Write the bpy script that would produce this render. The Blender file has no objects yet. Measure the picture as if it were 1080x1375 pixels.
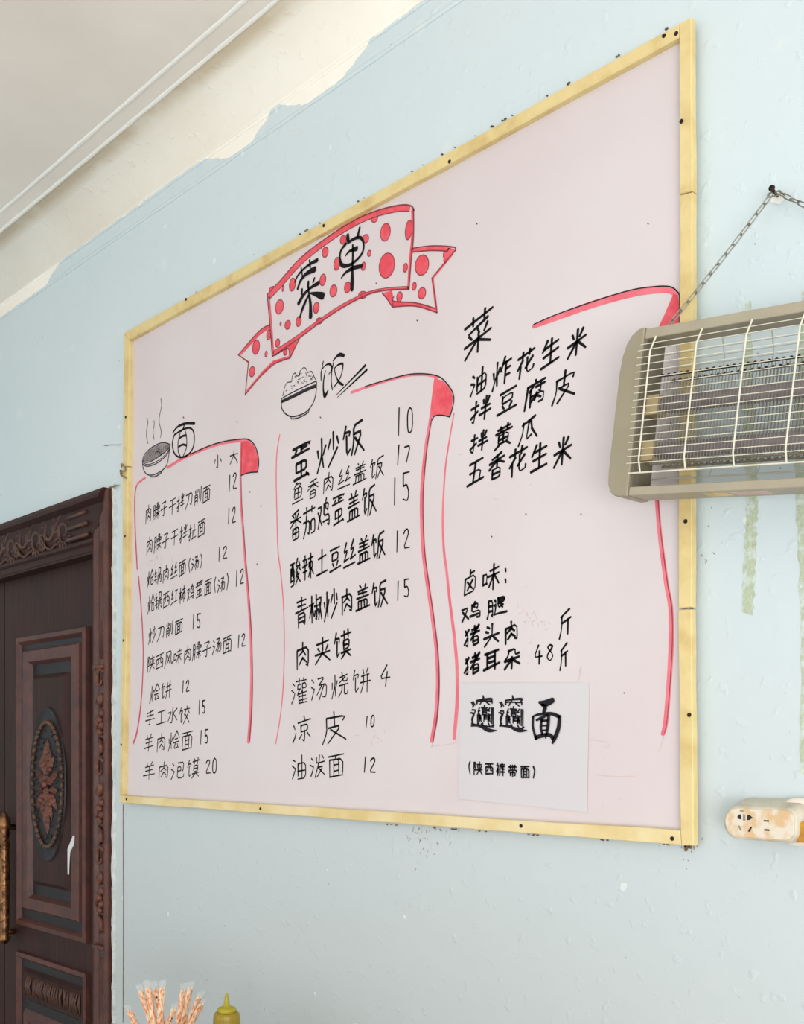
import bpy, bmesh, math, random
from mathutils import Vector, Matrix
random.seed(7)
C = bpy.context.scene.collection
S = bpy.context.scene
# ------------------------------------------------------------------ camera
F, CX, CY = 1450.0, 540.0, 1001.0            # focal length and horizon in pixels of 1080x1375
CAM = Vector((0, -1.43, 1.45))
_n = math.hypot(1366, F)
AX = Vector((1366/_n, F/_n, 0)); BX = Vector((-F/_n, 1366/_n, 0))
cd = bpy.data.cameras.new('camera'); cam = bpy.data.objects.new('camera', cd); C.objects.link(cam)
cam.location = CAM; cam.rotation_euler = (math.pi/2, 0, math.atan2(F, 1366))
cd.sensor_fit = 'VERTICAL'; cd.sensor_height = 24; cd.lens = F/1375*24
cd.shift_y = (CY-687.5)/1375; cd.clip_start = 0.02
S.camera = cam
# ------------------------------------------------------------------ light
W = bpy.data.worlds.new('world'); S.world = W; W.use_nodes = True
W.node_tree.nodes['Background'].inputs[0].default_value = (0.965, 0.99, 1.0, 1)
W.node_tree.nodes['Background'].inputs[1].default_value = 1.47
def area(name, loc, target, sx, sy, power, col):
    d = bpy.data.lights.new(name, 'AREA'); d.shape = 'RECTANGLE'; d.size = sx; d.size_y = sy
    d.energy = power; d.color = col
    o = bpy.data.objects.new(name, d); C.objects.link(o); o.location = loc
    o.rotation_euler = (Vector(target)-Vector(loc)).to_track_quat('-Z', 'Y').to_euler()
    return o
area('window_daylight', (2.0, -2.6, 0.8), (-1.9, -0.5, 2.9), 1.9, 1.4, 72, (1.0, 0.985, 0.96))
S.view_settings.view_transform = 'Standard'; S.view_settings.look = 'None'
S.view_settings.exposure = 0.0; S.view_settings.gamma = 1.0
S.view_settings.use_curve_mapping = False

def P(px, py, y=0.0):
    """point of the plane Y=y seen at a pixel of the photograph"""
    u = (px-CX)/F; v = (CY-py)/F
    d = AX*u + BX + Vector((0, 0, v)); t = (y-CAM.y)/d.y
    return CAM + d*t
def px_size(px, y=0.0):
    p = P(px, CY, y); return (p-CAM).dot(BX)/F
# ------------------------------------------------------------------ materials
def lin(r, g, b):
    f = lambda c: (c/255/12.92) if c <= 10 else ((c/255+0.055)/1.055)**2.4
    return (f(r), f(g), f(b), 1)
def mat(name, rgb, rough=0.6, metal=0.0, rgb2=None, nscale=8, nlo=.4, nhi=.65, bump=0.0, bscale=60, stretch=(1,1,1), spec=0.4, coat=0.0):
    m = bpy.data.materials.new(name); m.use_nodes = True; nt = m.node_tree; b = nt.nodes['Principled BSDF']
    b.inputs['Base Color'].default_value = lin(*rgb); b.inputs['Roughness'].default_value = rough
    b.inputs['Metallic'].default_value = metal; b.inputs['Specular IOR Level'].default_value = spec
    b.inputs['Coat Weight'].default_value = coat; b.inputs['Coat Roughness'].default_value = .2
    tc = nt.nodes.new('ShaderNodeTexCoord'); mp = nt.nodes.new('ShaderNodeMapping')
    nt.links.new(tc.outputs['Object'], mp.inputs[0]); mp.inputs['Scale'].default_value = stretch
    if rgb2:
        n = nt.nodes.new('ShaderNodeTexNoise'); n.inputs['Scale'].default_value = nscale; n.inputs['Detail'].default_value = 6
        nt.links.new(mp.outputs[0], n.inputs[0])
        r = nt.nodes.new('ShaderNodeValToRGB'); r.color_ramp.elements[0].position = nlo; r.color_ramp.elements[1].position = nhi
        r.color_ramp.elements[0].color = lin(*rgb); r.color_ramp.elements[1].color = lin(*rgb2)
        nt.links.new(n.outputs[0], r.inputs[0]); nt.links.new(r.outputs[0], b.inputs['Base Color'])
    if bump:
        n2 = nt.nodes.new('ShaderNodeTexNoise'); n2.inputs['Scale'].default_value = bscale; n2.inputs['Detail'].default_value = 5
        nt.links.new(mp.outputs[0], n2.inputs[0]); bp = nt.nodes.new('ShaderNodeBump'); bp.inputs['Strength'].default_value = bump
        bp.inputs['Distance'].default_value = 0.01
        nt.links.new(n2.outputs[0], bp.inputs['Height']); nt.links.new(bp.outputs[0], b.inputs['Normal'])
    return m
def node(nt, t, **k):
    n = nt.nodes.new(t)
    for a, v in k.items(): setattr(n, a, v)
    return n
def math_(nt, op, a, b=None, clamp=False):
    n = node(nt, 'ShaderNodeMath', operation=op, use_clamp=clamp)
    for i, v in enumerate((a, b)):
        if v is None: continue
        if isinstance(v, (int, float)): n.inputs[i].default_value = v
        else: nt.links.new(v, n.inputs[i])
    return n.outputs[0]
def mixc(nt, fac, a, b):
    n = node(nt, 'ShaderNodeMix', data_type='RGBA')
    nt.links.new(fac, n.inputs[0])
    for i, v in ((6, a), (7, b)):
        if isinstance(v, tuple): n.inputs[i].default_value = v
        else: nt.links.new(v, n.inputs[i])
    return n.outputs[2]
def paint_wall_material():
    """pale blue emulsion with cream above a ragged brushed line, specks, patches and blisters"""
    m = bpy.data.materials.new('painted_plaster'); m.use_nodes = True; nt = m.node_tree; b = nt.nodes['Principled BSDF']
    tc = node(nt, 'ShaderNodeTexCoord'); sep = node(nt, 'ShaderNodeSeparateXYZ'); nt.links.new(tc.outputs['Object'], sep.inputs[0])
    def noise(scale, detail=4, vec=None, dim='3D'):
        n = node(nt, 'ShaderNodeTexNoise'); n.inputs['Scale'].default_value = scale; n.inputs['Detail'].default_value = detail
        nt.links.new(vec or tc.outputs['Object'], n.inputs[0]); return n.outputs[0]
    def ramp(fac, lo, hi):
        n = node(nt, 'ShaderNodeMapRange'); n.inputs[1].default_value = lo; n.inputs[2].default_value = hi
        nt.links.new(fac, n.inputs[0]); return n.outputs[0]
    blue = mixc(nt, ramp(noise(1.3), .35, .65), lin(204, 220, 225), lin(209, 222, 226))
    blue = mixc(nt, math_(nt, 'MULTIPLY', ramp(noise(14, 6), .62, .72), .35), blue, lin(222, 230, 230))
    # lower wall greyed: the falloff of light is painted into its colour
    low = ramp(sep.outputs[2], 1.9, 0.9)
    blue = mixc(nt, math_(nt, 'MULTIPLY', low, .95), blue, lin(190, 199, 201))
    # specks
    v = node(nt, 'ShaderNodeTexVoronoi'); v.inputs['Scale'].default_value = 26; nt.links.new(tc.outputs['Object'], v.inputs[0])
    sp = math_(nt, 'LESS_THAN', v.outputs['Distance'], .045)
    sepc = node(nt, 'ShaderNodeSeparateColor'); nt.links.new(v.outputs['Color'], sepc.inputs[0])
    sp = math_(nt, 'MULTIPLY', sp, math_(nt, 'GREATER_THAN', sepc.outputs[0], .72))
    blue = mixc(nt, math_(nt, 'MULTIPLY', sp, .55), blue, lin(120, 118, 105))
    v2 = node(nt, 'ShaderNodeTexVoronoi'); v2.inputs['Scale'].default_value = 9; nt.links.new(tc.outputs['Object'], v2.inputs[0])
    wn = math_(nt, 'ADD', v2.outputs['Distance'], math_(nt, 'MULTIPLY', noise(60, 5), .12))
    ch = math_(nt, 'LESS_THAN', wn, .115)
    blue = mixc(nt, math_(nt, 'MULTIPLY', ch, .5), blue, lin(238, 242, 238))
    # cream above the brushed line: the line steps between the two plaster ridges
    # brushed stretches where the blue runs up to the second ridge (marks of the painter, fixed along the wall)
    step = None
    xw = math_(nt, 'ADD', sep.outputs[0], math_(nt, 'MULTIPLY', math_(nt, 'SUBTRACT', noise(30, 3), .5), .05))
    for a_, b_ in ((-3.02, -2.15), (-1.98, -1.86), (-1.66, -1.31), (-.62, -.2), (-4.4, -3.5), (.3, .9)):
        s_ = math_(nt, 'MULTIPLY', ramp(xw, a_-.05, a_+.05), ramp(xw, b_+.05, b_-.05))
        step = s_ if step is None else math_(nt, 'ADD', step, s_)
    edge = math_(nt, 'ADD', 2.814, math_(nt, 'MULTIPLY', step, .042))
    edge = math_(nt, 'ADD', edge, math_(nt, 'MULTIPLY', math_(nt, 'SUBTRACT', noise(22, 3), .5), .018))
    up = math_(nt, 'GREATER_THAN', sep.outputs[2], edge)
    cream = mixc(nt, ramp(noise(3, 5), .35, .65), lin(253, 250, 240), lin(247, 241, 228))
    # brown water marks on the upper curve of the cove
    st = math_(nt, 'MULTIPLY', ramp(sep.outputs[1], -.060, -.088), ramp(noise(5, 5), .28, .50))
    cream = mixc(nt, math_(nt, 'MULTIPLY', st, .8), cream, lin(206, 188, 158))
    col = mixc(nt, up, blue, cream)
    nt.links.new(col, b.inputs['Base Color']); b.inputs['Roughness'].default_value = .55
    bp = node(nt, 'ShaderNodeBump'); bp.inputs['Strength'].default_value = .32; bp.inputs['Distance'].default_value = .006
    h = math_(nt, 'ADD', noise(9, 4), math_(nt, 'MULTIPLY', ramp(noise(38, 3), .60, .72), .45))
    h = math_(nt, 'ADD', h, math_(nt, 'MULTIPLY', ch, .25))
    nt.links.new(h, bp.inputs['Height']); nt.links.new(bp.outputs[0], b.inputs['Normal'])
    return m
M = {}
M['wall'] = paint_wall_material()
M['ceiling'] = mat('ceiling_emulsion', (240, 234, 226), .7, rgb2=(232, 225, 216), nscale=2.5, bump=.12, bscale=14)
M['ridge'] = mat('white_plaster', (240, 240, 235), .6, bump=.1, bscale=50)
M['plaster'] = mat('rough_white_filler', (224, 228, 226), .8, rgb2=(196, 204, 200), nscale=30, bump=.6, bscale=90)
M['floor'] = mat('grey_floor_tile', (206, 200, 192), .4, rgb2=(196, 190, 182), nscale=3)
M['board'] = mat('pale_pink_board', (217, 209, 212), .42, rgb2=(213, 202, 204), nscale=2.2, bump=.03, bscale=6, spec=.35)
M['strip'] = mat('yellow_wood_strip', (224, 204, 146), .55, rgb2=(198, 168, 104), nscale=22, nlo=.45, nhi=.85, bump=.25, bscale=40)
M['strip_pale'] = mat('worn_cream_strip', (230, 214, 168), .6, rgb2=(218, 196, 136), nscale=12, bump=.25, bscale=40)
M['dirt'] = mat('brown_grime', (92, 70, 52), .9, rgb2=(140, 112, 80), nscale=40, bump=.5, bscale=120)
M['nail'] = mat('dark_iron', (46, 38, 34), .5, .6)
M['ink'] = mat('black_marker', (22, 19, 23), .6, spec=.12)
M['ink_thin'] = mat('fine_black_marker', (40, 37, 42), .6, spec=.15)
M['grey_ink'] = mat('grey_marker', (118, 112, 114), .6, rgb2=(150, 142, 145), nscale=60)
M['red'] = mat('red_marker', (222, 72, 88), .5, rgb2=(232, 96, 108), nscale=50)
M['pink'] = mat('pink_red_marker', (232, 122, 136), .5, rgb2=(224, 104, 120), nscale=30)
M['maroon'] = mat('dark_red_marker', (136, 48, 60), .5)
M['paper'] = mat('white_paper', (210, 207, 211), .6, bump=.05, bscale=5)
M['print'] = mat('black_print', (30, 28, 34), .6, spec=.15)
M['smudge'] = mat('rubbed_smudge', (214, 190, 186), .6)
M['taupe'] = mat('taupe_enamel', (152, 144, 122), .45, rgb2=(147, 138, 118), nscale=12)
M['rail'] = mat('beige_enamel_rail', (168, 160, 140), .45, rgb2=(160, 151, 132), nscale=14)
M['inner'] = mat('dusty_inner_metal', (120, 112, 96), .6, rgb2=(98, 90, 76), nscale=25)
M['wire'] = mat('cream_coated_wire', (222, 219, 202), .4)
M['back_wire'] = mat('dusty_wire', (176, 174, 160), .6)
M['grid'] = mat('grey_steel_wire', (120, 118, 112), .55, .5)
M['tube'] = mat('dusty_lamp_tube', (150, 138, 140), .5, rgb2=(134, 124, 124), nscale=30)
M['amber'] = mat('yellowed_label', (206, 178, 104), .6, rgb2=(222, 204, 160), nscale=60)
M['pinklabel'] = mat('faded_pink_label', (208, 178, 168), .6)
M['steel'] = mat('galvanised_steel', (150, 148, 138), .4, .8)
M['door'] = mat('dark_red_brown_door', (56, 31, 28), .5, rgb2=(46, 27, 25), nscale=16, bump=.12, bscale=60, stretch=(1, 1, .15), coat=.0, spec=.22)
M['door_edge'] = mat('red_brown_moulding', (88, 50, 42), .4, rgb2=(72, 42, 38), nscale=24, bump=.15, bscale=80, coat=.08, spec=.35)
M['door_recess'] = mat('dark_recess', (34, 30, 34), .45, rgb2=(28, 25, 29), nscale=24, coat=.05, spec=.3)  # darker tone for the sunk panels and the oval ground
M['carve'] = mat('copper_brown_carving', (108, 62, 46), .45, rgb2=(74, 44, 38), nscale=40, bump=.3, bscale=90, coat=.05)
M['carve_tan'] = mat('tan_worn_carving', (92, 66, 46), .45, rgb2=(66, 46, 38), nscale=40, bump=.3, bscale=90)
M['carve_dark'] = mat('dark_brown_carving', (86, 56, 44), .42, rgb2=(64, 42, 38), nscale=40, bump=.3, bscale=90, coat=.05)
M['bronze'] = mat('antique_bronze', (150, 108, 72), .3, .85, rgb2=(70, 46, 34), nscale=50, bump=.2, bscale=90)
M['sock_side'] = mat('grey_plastic_side', (206, 200, 184), .5, rgb2=(184, 174, 152), nscale=30)
M['sock_face'] = mat('grubby_socket_face', (220, 211, 194), .5, rgb2=(212, 180, 138), nscale=60, nlo=.44, nhi=.6)
M['hole'] = mat('dark_socket_slot', (48, 34, 28), .8)
M['sock_grey'] = mat('greyed_slot_shutter', (150, 140, 122), .7)
M['tape_amber'] = mat('amber_packing_tape', (200, 146, 40), .3, rgb2=(170, 112, 22), nscale=40)
M['residue'] = mat('green_tape_residue', (184, 196, 172), .7, rgb2=(202, 214, 206), nscale=60, nlo=.48, nhi=.62, bump=.4, bscale=150)
M['chop'] = mat('pale_bamboo', (236, 216, 184), .5, rgb2=(226, 198, 160), nscale=30, stretch=(3, 3, .3))
M['orange'] = mat('orange_wrapper_print', (224, 134, 74), .4, rgb2=(244, 218, 190), nscale=170, nlo=.40, nhi=.56, stretch=(1.6, 1.6, .5))
M['nozzle'] = mat('mustard_plastic', (172, 160, 42), .35, rgb2=(158, 144, 34), nscale=20)
M['nozzle_cap'] = mat('dark_mustard_collar', (150, 128, 34), .35, rgb2=(136, 112, 30), nscale=20)
M['sauce'] = mat('mustard_bottle', (186, 150, 50), .3)
M['cupm'] = mat('grey_holder', (150, 150, 150), .4)
M['table'] = mat('wood_laminate', (170, 130, 92), .4, rgb2=(150, 112, 76), nscale=5, stretch=(.2, 1, 1))
def film_material():
    m = bpy.data.materials.new('clear_wrapper_film'); m.use_nodes = True; b = m.node_tree.nodes['Principled BSDF']
    b.inputs['Base Color'].default_value = (1, 1, 1, 1); b.inputs['Roughness'].default_value = .12; b.inputs['Alpha'].default_value = .13
    return m
M['film'] = film_material()
# ------------------------------------------------------------------ object helpers
def link(name, me, m=None, parent=None, smooth=False):
    o = bpy.data.objects.new(name, me); C.objects.link(o)
    if m is not None: me.materials.append(m)
    if parent is not None: o.parent = parent
    if smooth:
        for p in me.polygons: p.use_smooth = True
    return o
def obj(name, bm, m, parent=None, smooth=False, sharp=None):
    bmesh.ops.recalc_face_normals(bm, faces=bm.faces) if sharp != 'keep' else None
    me = bpy.data.meshes.new(name); bm.to_mesh(me); bm.free()
    return link(name, me, m, parent, smooth)
def tag(o, label=None, cat=None, group=None, kind=None):
    if label: o['label'] = label
    if cat: o['category'] = cat
    if group: o['group'] = group
    if kind: o['kind'] = kind
    return o
def empty(name, loc=(0, 0, 0), rot=(0, 0, 0)):
    o = bpy.data.objects.new(name, None); C.objects.link(o); o.location = loc; o.rotation_euler = rot
    o.empty_display_size = .05; return o
def box(bm, x0, x1, y0, y1, z0, z1, mtx=None):
    vs = [bm.verts.new(Vector((x, y, z)) if mtx is None else mtx @ Vector((x, y, z))) for x in (x0, x1) for y in (y0, y1) for z in (z0, z1)]
    for f in ((0, 1, 3, 2), (4, 6, 7, 5), (0, 4, 5, 1), (2, 3, 7, 6), (0, 2, 6, 4), (1, 5, 7, 3)): bm.faces.new([vs[i] for i in f])
    return vs
def prism(bm, poly, yf, yb, bevel=0.0):
    """poly: list of (x,z); front at yf, back at yb"""
    n = len(poly); a = sum(poly[i][0]*poly[(i+1) % n][1]-poly[(i+1) % n][0]*poly[i][1] for i in range(n))
    if a < 0: poly = poly[::-1]
    loops = []
    if bevel:
        c = Vector((sum(p[0] for p in poly)/n, sum(p[1] for p in poly)/n))
        inner = []
        for i in range(n):
            p = Vector(poly[i]); e1 = (p-Vector(poly[i-1])).normalized(); e2 = (Vector(poly[(i+1) % n])-p).normalized()
            n1 = Vector((-e1.y, e1.x)); n2 = Vector((-e2.y, e2.x)); k = (n1+n2); k = k/max(.4, k.length_squared)*2
            inner.append(p+k*bevel)
        loops = [(inner, yf), (poly, yf+bevel), (poly, yb)]
    else: loops = [(poly, yf), (poly, yb)]
    rings = [[bm.verts.new((p[0], y, p[1])) for p in L] for L, y in loops]
    bm.faces.new(rings[0]); bm.faces.new(rings[-1][::-1])
    for r0, r1 in zip(rings, rings[1:]):
        for i in range(n): bm.faces.new((r0[i], r1[i], r1[(i+1) % n], r0[(i+1) % n]))
def tube(bm, pts, r, seg=6, closed=False, rz=None):
    pts = [Vector(p) for p in pts]; n = len(pts); rings = []
    rs = r if isinstance(r, (list, tuple)) else [r]*n
    up = None
    for i, p in enumerate(pts):
        if closed: t = (pts[(i+1) % n]-pts[i-1]).normalized()
        else: t = (pts[min(i+1, n-1)]-pts[max(i-1, 0)]).normalized()
        if up is None:
            up = Vector((0, -1, 0)) if abs(t.y) < .9 else Vector((0, 0, 1))
        a = t.cross(up).normalized(); b = a.cross(t).normalized(); up = b
        rings.append([bm.verts.new(p+(a*math.cos(k*2*math.pi/seg)+b*math.sin(k*2*math.pi/seg))*rs[i]) for k in range(seg)])
    for i in range(n if closed else n-1):
        r0, r1 = rings[i], rings[(i+1) % n]
        for k in range(seg): bm.faces.new((r0[k], r0[(k+1) % seg], r1[(k+1) % seg], r1[k]))
    if not closed: bm.faces.new(rings[0][::-1]); bm.faces.new(rings[-1])
def lathe(bm, prof, c=(0, 0, 0), seg=24, axis='z'):
    rings = []
    for r, z in prof:
        ring = []
        for k in range(seg):
            a = 2*math.pi*k/seg
            p = Vector((r*math.cos(a), r*math.sin(a), z)) if axis == 'z' else Vector((r*math.cos(a), z, r*math.sin(a)))
            ring.append(bm.verts.new(p+Vector(c)))
        rings.append(ring)
    for r0, r1 in zip(rings, rings[1:]):
        for k in range(seg): bm.faces.new((r0[k], r0[(k+1) % seg], r1[(k+1) % seg], r1[k]))
    bm.faces.new(rings[0][::-1]); bm.faces.new(rings[-1])
def blob(bm, c, rx, ry, rz, ang=0, seg=10):
    """ellipsoid turned about the Y axis by ang"""
    m = Matrix.Translation(c) @ Matrix.Rotation(ang, 4, 'Y') @ Matrix.Diagonal((rx, ry, rz, 1))
    bmesh.ops.create_uvsphere(bm, u_segments=seg, v_segments=max(5, seg//2+1), radius=1, matrix=m)
def smooth_path(pts, k=6, closed=False):
    n = len(pts); out = []
    rng = range(n) if closed else range(n-1)
    for i in rng:
        g = (lambda j: Vector(pts[j % n])) if closed else (lambda j: Vector(pts[max(0, min(n-1, j))]))
        p0, p1, p2, p3 = g(i-1), g(i), g(i+1), g(i+2)
        for s in range(k):
            t = s/k
            out.append(.5*((2*p1)+(-p0+p2)*t+(2*p0-5*p1+4*p2-p3)*t*t+(-p0+3*p1-3*p2+p3)*t*t*t))
    if not closed: out.append(Vector(pts[-1]))
    return out
def ribbon(bm, pts, ws, y, closed=False):
    """flat pen stroke on the plane Y=y; pts are (x,z), ws full widths"""
    pts = [Vector((p[0], p[1])) for p in pts]
    q = [pts[0]]; w2 = [ws[0]]
    for p, w in zip(pts[1:], ws[1:]):
        if (p-q[-1]).length > 1e-5: q.append(p); w2.append(w)
    if len(q) < 2: return
    n = len(q); L, R = [], []
    for i in range(n):
        a = q[i]-q[i-1] if (i > 0 or closed) else q[1]-q[0]
        b = q[(i+1) % n]-q[i] if (i < n-1 or closed) else q[-1]-q[-2]
        a.normalize(); b.normalize(); t = a+b
        if t.length < .3: t = b
        t.normalize(); nn = Vector((-t.y, t.x)); k = 1/max(.62, nn.dot(Vector((-b.y, b.x))))
        L.append(q[i]+nn*w2[i]/2*k); R.append(q[i]-nn*w2[i]/2*k)
    vl = [bm.verts.new((p.x, y, p.y)) for p in L]; vr = [bm.verts.new((p.x, y, p.y)) for p in R]
    for i in range(n if closed else n-1):
        j = (i+1) % n
        bm.faces.new((vl[i], vl[j], vr[j], vr[i]))
    if not closed:
        for e, s in ((0, -1), (n-1, 1)):
            t = (q[1]-q[0]).normalized() if e == 0 else (q[-1]-q[-2]).normalized()
            c = [q[e]+t*s*w2[e]*.35+Vector((-t.y, t.x))*w2[e]*k_ for k_ in (.28, -.28)]
            cv = [bm.verts.new((p.x, y, p.y)) for p in c]
            bm.faces.new((vl[e], cv[0], cv[1], vr[e]))
def fill(bm, poly, y):
    vs = [bm.verts.new((p[0], y, p[1])) for p in poly]
    es = [bm.edges.new((vs[i], vs[(i+1) % len(vs)])) for i in range(len(vs))]
    bmesh.ops.triangle_fill(bm, edges=es, use_beauty=True)
def face_room(bm):
    for f in bm.faces:
        f.normal_update()
        if f.normal.y > 0: f.normal_flip()
def flat(name, bm, m, parent):
    face_room(bm); return obj(name, bm, m, parent, sharp='keep')
def XZ(px, py, y): p = P(px, py, y); return (p.x, p.z)
# ------------------------------------------------------------------ the setting
ZW, ZC, RC = 2.812, 2.965, 0.11                 # lower ridge, ceiling, cove radius
X0, X1 = -5.2, 2.4
DX0, DX1, DZ = -4.243, -2.655, 2.145            # door opening
bm = bmesh.new()
def wall_piece(x0, x1, z0, z1): box(bm, x0, x1, 0, .18, z0, z1)
wall_piece(DX1, X1, 0, 2.855); wall_piece(X0, DX0, 0, 2.855); wall_piece(DX0, DX1, DZ, 2.855)
prof = [(RC*math.cos(a)-RC, 2.855+RC*math.sin(a)) for a in [i*math.pi/2/14 for i in range(15)]]+[(-RC, 3.05), (.18, 3.05), (.18, 2.855)]
r = [[bm.verts.new((x, y, z)) for y, z in prof] for x in (X0, X1)]
for i in range(len(prof)): bm.faces.new((r[0][i], r[0][(i+1) % len(prof)], r[1][(i+1) % len(prof)], r[1][i]))
bm.faces.new(r[0]); bm.faces.new(r[1][::-1])
wall = tag(obj('wall_back', bm, M['wall']), kind='structure')
for p in wall.data.polygons:
    if 0 < abs(p.normal.z) < .999: p.use_smooth = True
bm = bmesh.new(); box(bm, X0, X1, -4.2, -RC, ZC, ZC+.08); tag(obj('ceiling', bm, M['ceiling']), kind='structure')
bm = bmesh.new(); box(bm, X0, X1, -4.2, .18, -.05, 0); tag(obj('floor', bm, M['floor']), kind='structure')
bm = bmesh.new(); box(bm, X0-.15, X0, -4.2, .18, 0, 3.05); tag(obj('wall_left', bm, M['wall']), kind='structure')
def bead(name, y, z, rr, m, flat_=.6):
    bm = bmesh.new(); n = 150; random.seed(int(z*1000+y*-999)); rings = []
    for i in range(n+1):
        x = X0+(X1-X0)*i/n; k = 1+random.uniform(-.16, .16)
        rings.append([bm.verts.new((x, y+math.cos(a)*rr*k*(1 if y < -.05 else flat_), z+math.sin(a)*rr*k*(flat_ if y < -.05 else 1))) for a in [j*math.pi/4 for j in range(8)]])
    for a, b in zip(rings, rings[1:]):
        for j in range(8): bm.faces.new((a[j], a[(j+1) % 8], b[(j+1) % 8], b[j]))
    bm.faces.new(rings[0]); bm.faces.new(rings[-1])
    return tag(obj(name, bm, m, smooth=True), kind='structure')
bead('trim_1', 0, ZW, .0055, M['wall']); bead('trim_2', 0, 2.855, .005, M['wall'])
bead('trim_3', -RC, ZC, .0055, M['ridge']); bead('trim_4', -.157, ZC, .0055, M['ridge'])

def ragged(pts, amp, step=.012, seed=1, normal=True):
    """break a polyline of (x,z) into small steps with a random sideways wobble"""
    rnd = random.Random(seed); out = []
    for a, b in zip(pts, pts[1:]):
        a = Vector(a); b = Vector(b); n = max(1, int((b-a).length/step)); t = (b-a).normalized(); nn = Vector((-t.y, t.x))
        off = 0
        for i in range(n):
            off = off*.55+rnd.uniform(-amp, amp)*.75; out.append(a+(b-a)*min(1, max(0, (i+rnd.uniform(-.35, .35)*(i > 0))/n))+nn*off)
    out.append(Vector(pts[-1])); return out
def strip_between(name, A, B, yf, m, parent):
    """thin raised skin between two polylines of equal length"""
    bm = bmesh.new(); n = min(len(A), len(B))
    va = [bm.verts.new((p[0], yf, p[1])) for p in A[:n]]; vb = [bm.verts.new((p[0], yf, p[1])) for p in B[:n]]
    for i in range(n-1): bm.faces.new((va[i], va[i+1], vb[i+1], vb[i]))
    g = bmesh.ops.extrude_face_region(bm, geom=bm.faces[:]); 
    for v in [e for e in g['geom'] if isinstance(e, bmesh.types.BMVert)]: v.co.y = .001
    return obj(name, bm, m, parent)
def pxline(pts, y=0): return [XZ(a, b, y) for a, b in pts]
# filler round the door frame
A = ragged(pxline([(153, 1374), (153, 1000), (153, 655)]), .004, seed=2); B = ragged(pxline([(155.5, 1374), (156, 1000), (157.5, 651)]), .003, seed=3)
strip_between('plaster_edge', A, B, -.006, M['plaster'], wall)
A = ragged(pxline([(153, 655), (80, 682), (0, 711), (-60, 733)]), .0035, seed=4); B = ragged(pxline([(156, 650), (80, 677), (0, 706), (-60, 727)]), .0035, seed=5)
strip_between('plaster_edge', A, B, -.006, M['plaster'], wall)
# green remains of old tape, running down behind the insect killer
for k, (l, rr) in enumerate((([(1001, 409), (998, 560), (1003, 668), (1000, 740), (997, 822)], [(1009, 403), (1013, 560), (1018, 668), (1016, 740), (1012, 826)]),
                             ([(1078, 393), (1069, 560), (1070, 668), (1076, 860), (1075, 1038)], [(1090, 380), (1086, 560), (1084, 668), (1092, 860), (1092, 1042)]))):
    A = smooth_path(pxline(l), 16); B = smooth_path(pxline(rr), 16); rnd = random.Random(k)
    A = [a+Vector((rnd.uniform(-.0018, .0018), 0)) for a in A]; B = [b+Vector((rnd.uniform(-.0018, .0018), 0)) for b in B]
    strip_between('tape_residue', A, B, -.0008, M['residue'], wall)
# cracks and scuffs in the paint
bm = bmesh.new()
ribbon(bm, ragged(pxline([(165.5, 1080), (166, 1200), (165.5, 1372)]), .0006, .05, 6), [.0032]*200, -.0006)
ribbon(bm, ragged(pxline([(150, 655), (162, 652)]), .001, .01, 7), [.004]*50, -.0062)
ribbon(bm, ragged(pxline([(140, 598), (162, 597)]), .001, .01, 8), [.002]*50, -.0006)
flat('crack', bm, M['dirt'], wall)
bm = bmesh.new(); rnd = random.Random(11)
for cx, cy, n, sx, sy in ((566, 1124, 34, 14, 13), (926, 1145, 14, 8, 10), (600, 1118, 8, 25, 4), (944, 735, 10, 8, 22), (130, 668, 14, 26, 5)):
    for i in range(n):
        x = cx+rnd.gauss(0, sx); y = cy+rnd.gauss(0, sy); a = rnd.uniform(-2.4, -.9)
        if y < 1112 and 161 < x < 935 and cy > 1100: continue
        l = rnd.uniform(1, 3.5); ribbon(bm, [XZ(x, y, 0), XZ(x+l*math.cos(a), y+l*math.sin(a), 0)], [.0016, .0008], -.0006)
flat('scuff_mark', bm, mat('brown_scuff', (150, 140, 126), .8), wall)
# white gap in the paint behind the nail
bm = bmesh.new(); fill(bm, [XZ(1044+9*math.cos(a)*(1+.2*math.sin(3*a)), 266+8*math.sin(a)*(1+.2*math.cos(5*a)), 0) for a in [i*math.pi/8 for i in range(16)]], -.0008)
flat('paint_chip', bm, M['ridge'], wall)

# ------------------------------------------------------------------ carved double door
def ring(bm, x0, x1, z0, z1, prof, ybase, cap=True):
    """rectangular moulding: prof = (inset, height towards the room)"""
    loops = []
    for ins, h in prof:
        loops.append([bm.verts.new((x, ybase-h, z)) for x, z in ((x0+ins, z0+ins), (x1-ins, z0+ins), (x1-ins, z1-ins), (x0+ins, z1-ins))])
    for a, b in zip(loops, loops[1:]):
        for i in range(4): bm.faces.new((a[i], a[(i+1) % 4], b[(i+1) % 4], b[i]))
    if cap: bm.faces.new(loops[-1])
door = tag(empty('door_1', ((DX0+DX1)/2, 0, 0)), kind='structure')
DL = Vector(((DX0+DX1)/2, 0, 0))
def dpart(name, bm, m, parent=None, smooth=False, kind=None):
    if parent is None:
        bmesh.ops.translate(bm, verts=bm.verts, vec=-DL); o = obj(name, bm, m, door, smooth)
    else:
        bmesh.ops.translate(bm, verts=bm.verts, vec=-DL-Vector(parent['off'])); o = obj(name, bm, m, parent, smooth)
    o['off'] = (0.0, 0.0, 0.0)
    if kind: o['kind'] = kind
    return o
JW = .113; HZ = 1.985; YL = .04                  # jamb width, underside of header, leaf plane
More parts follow.
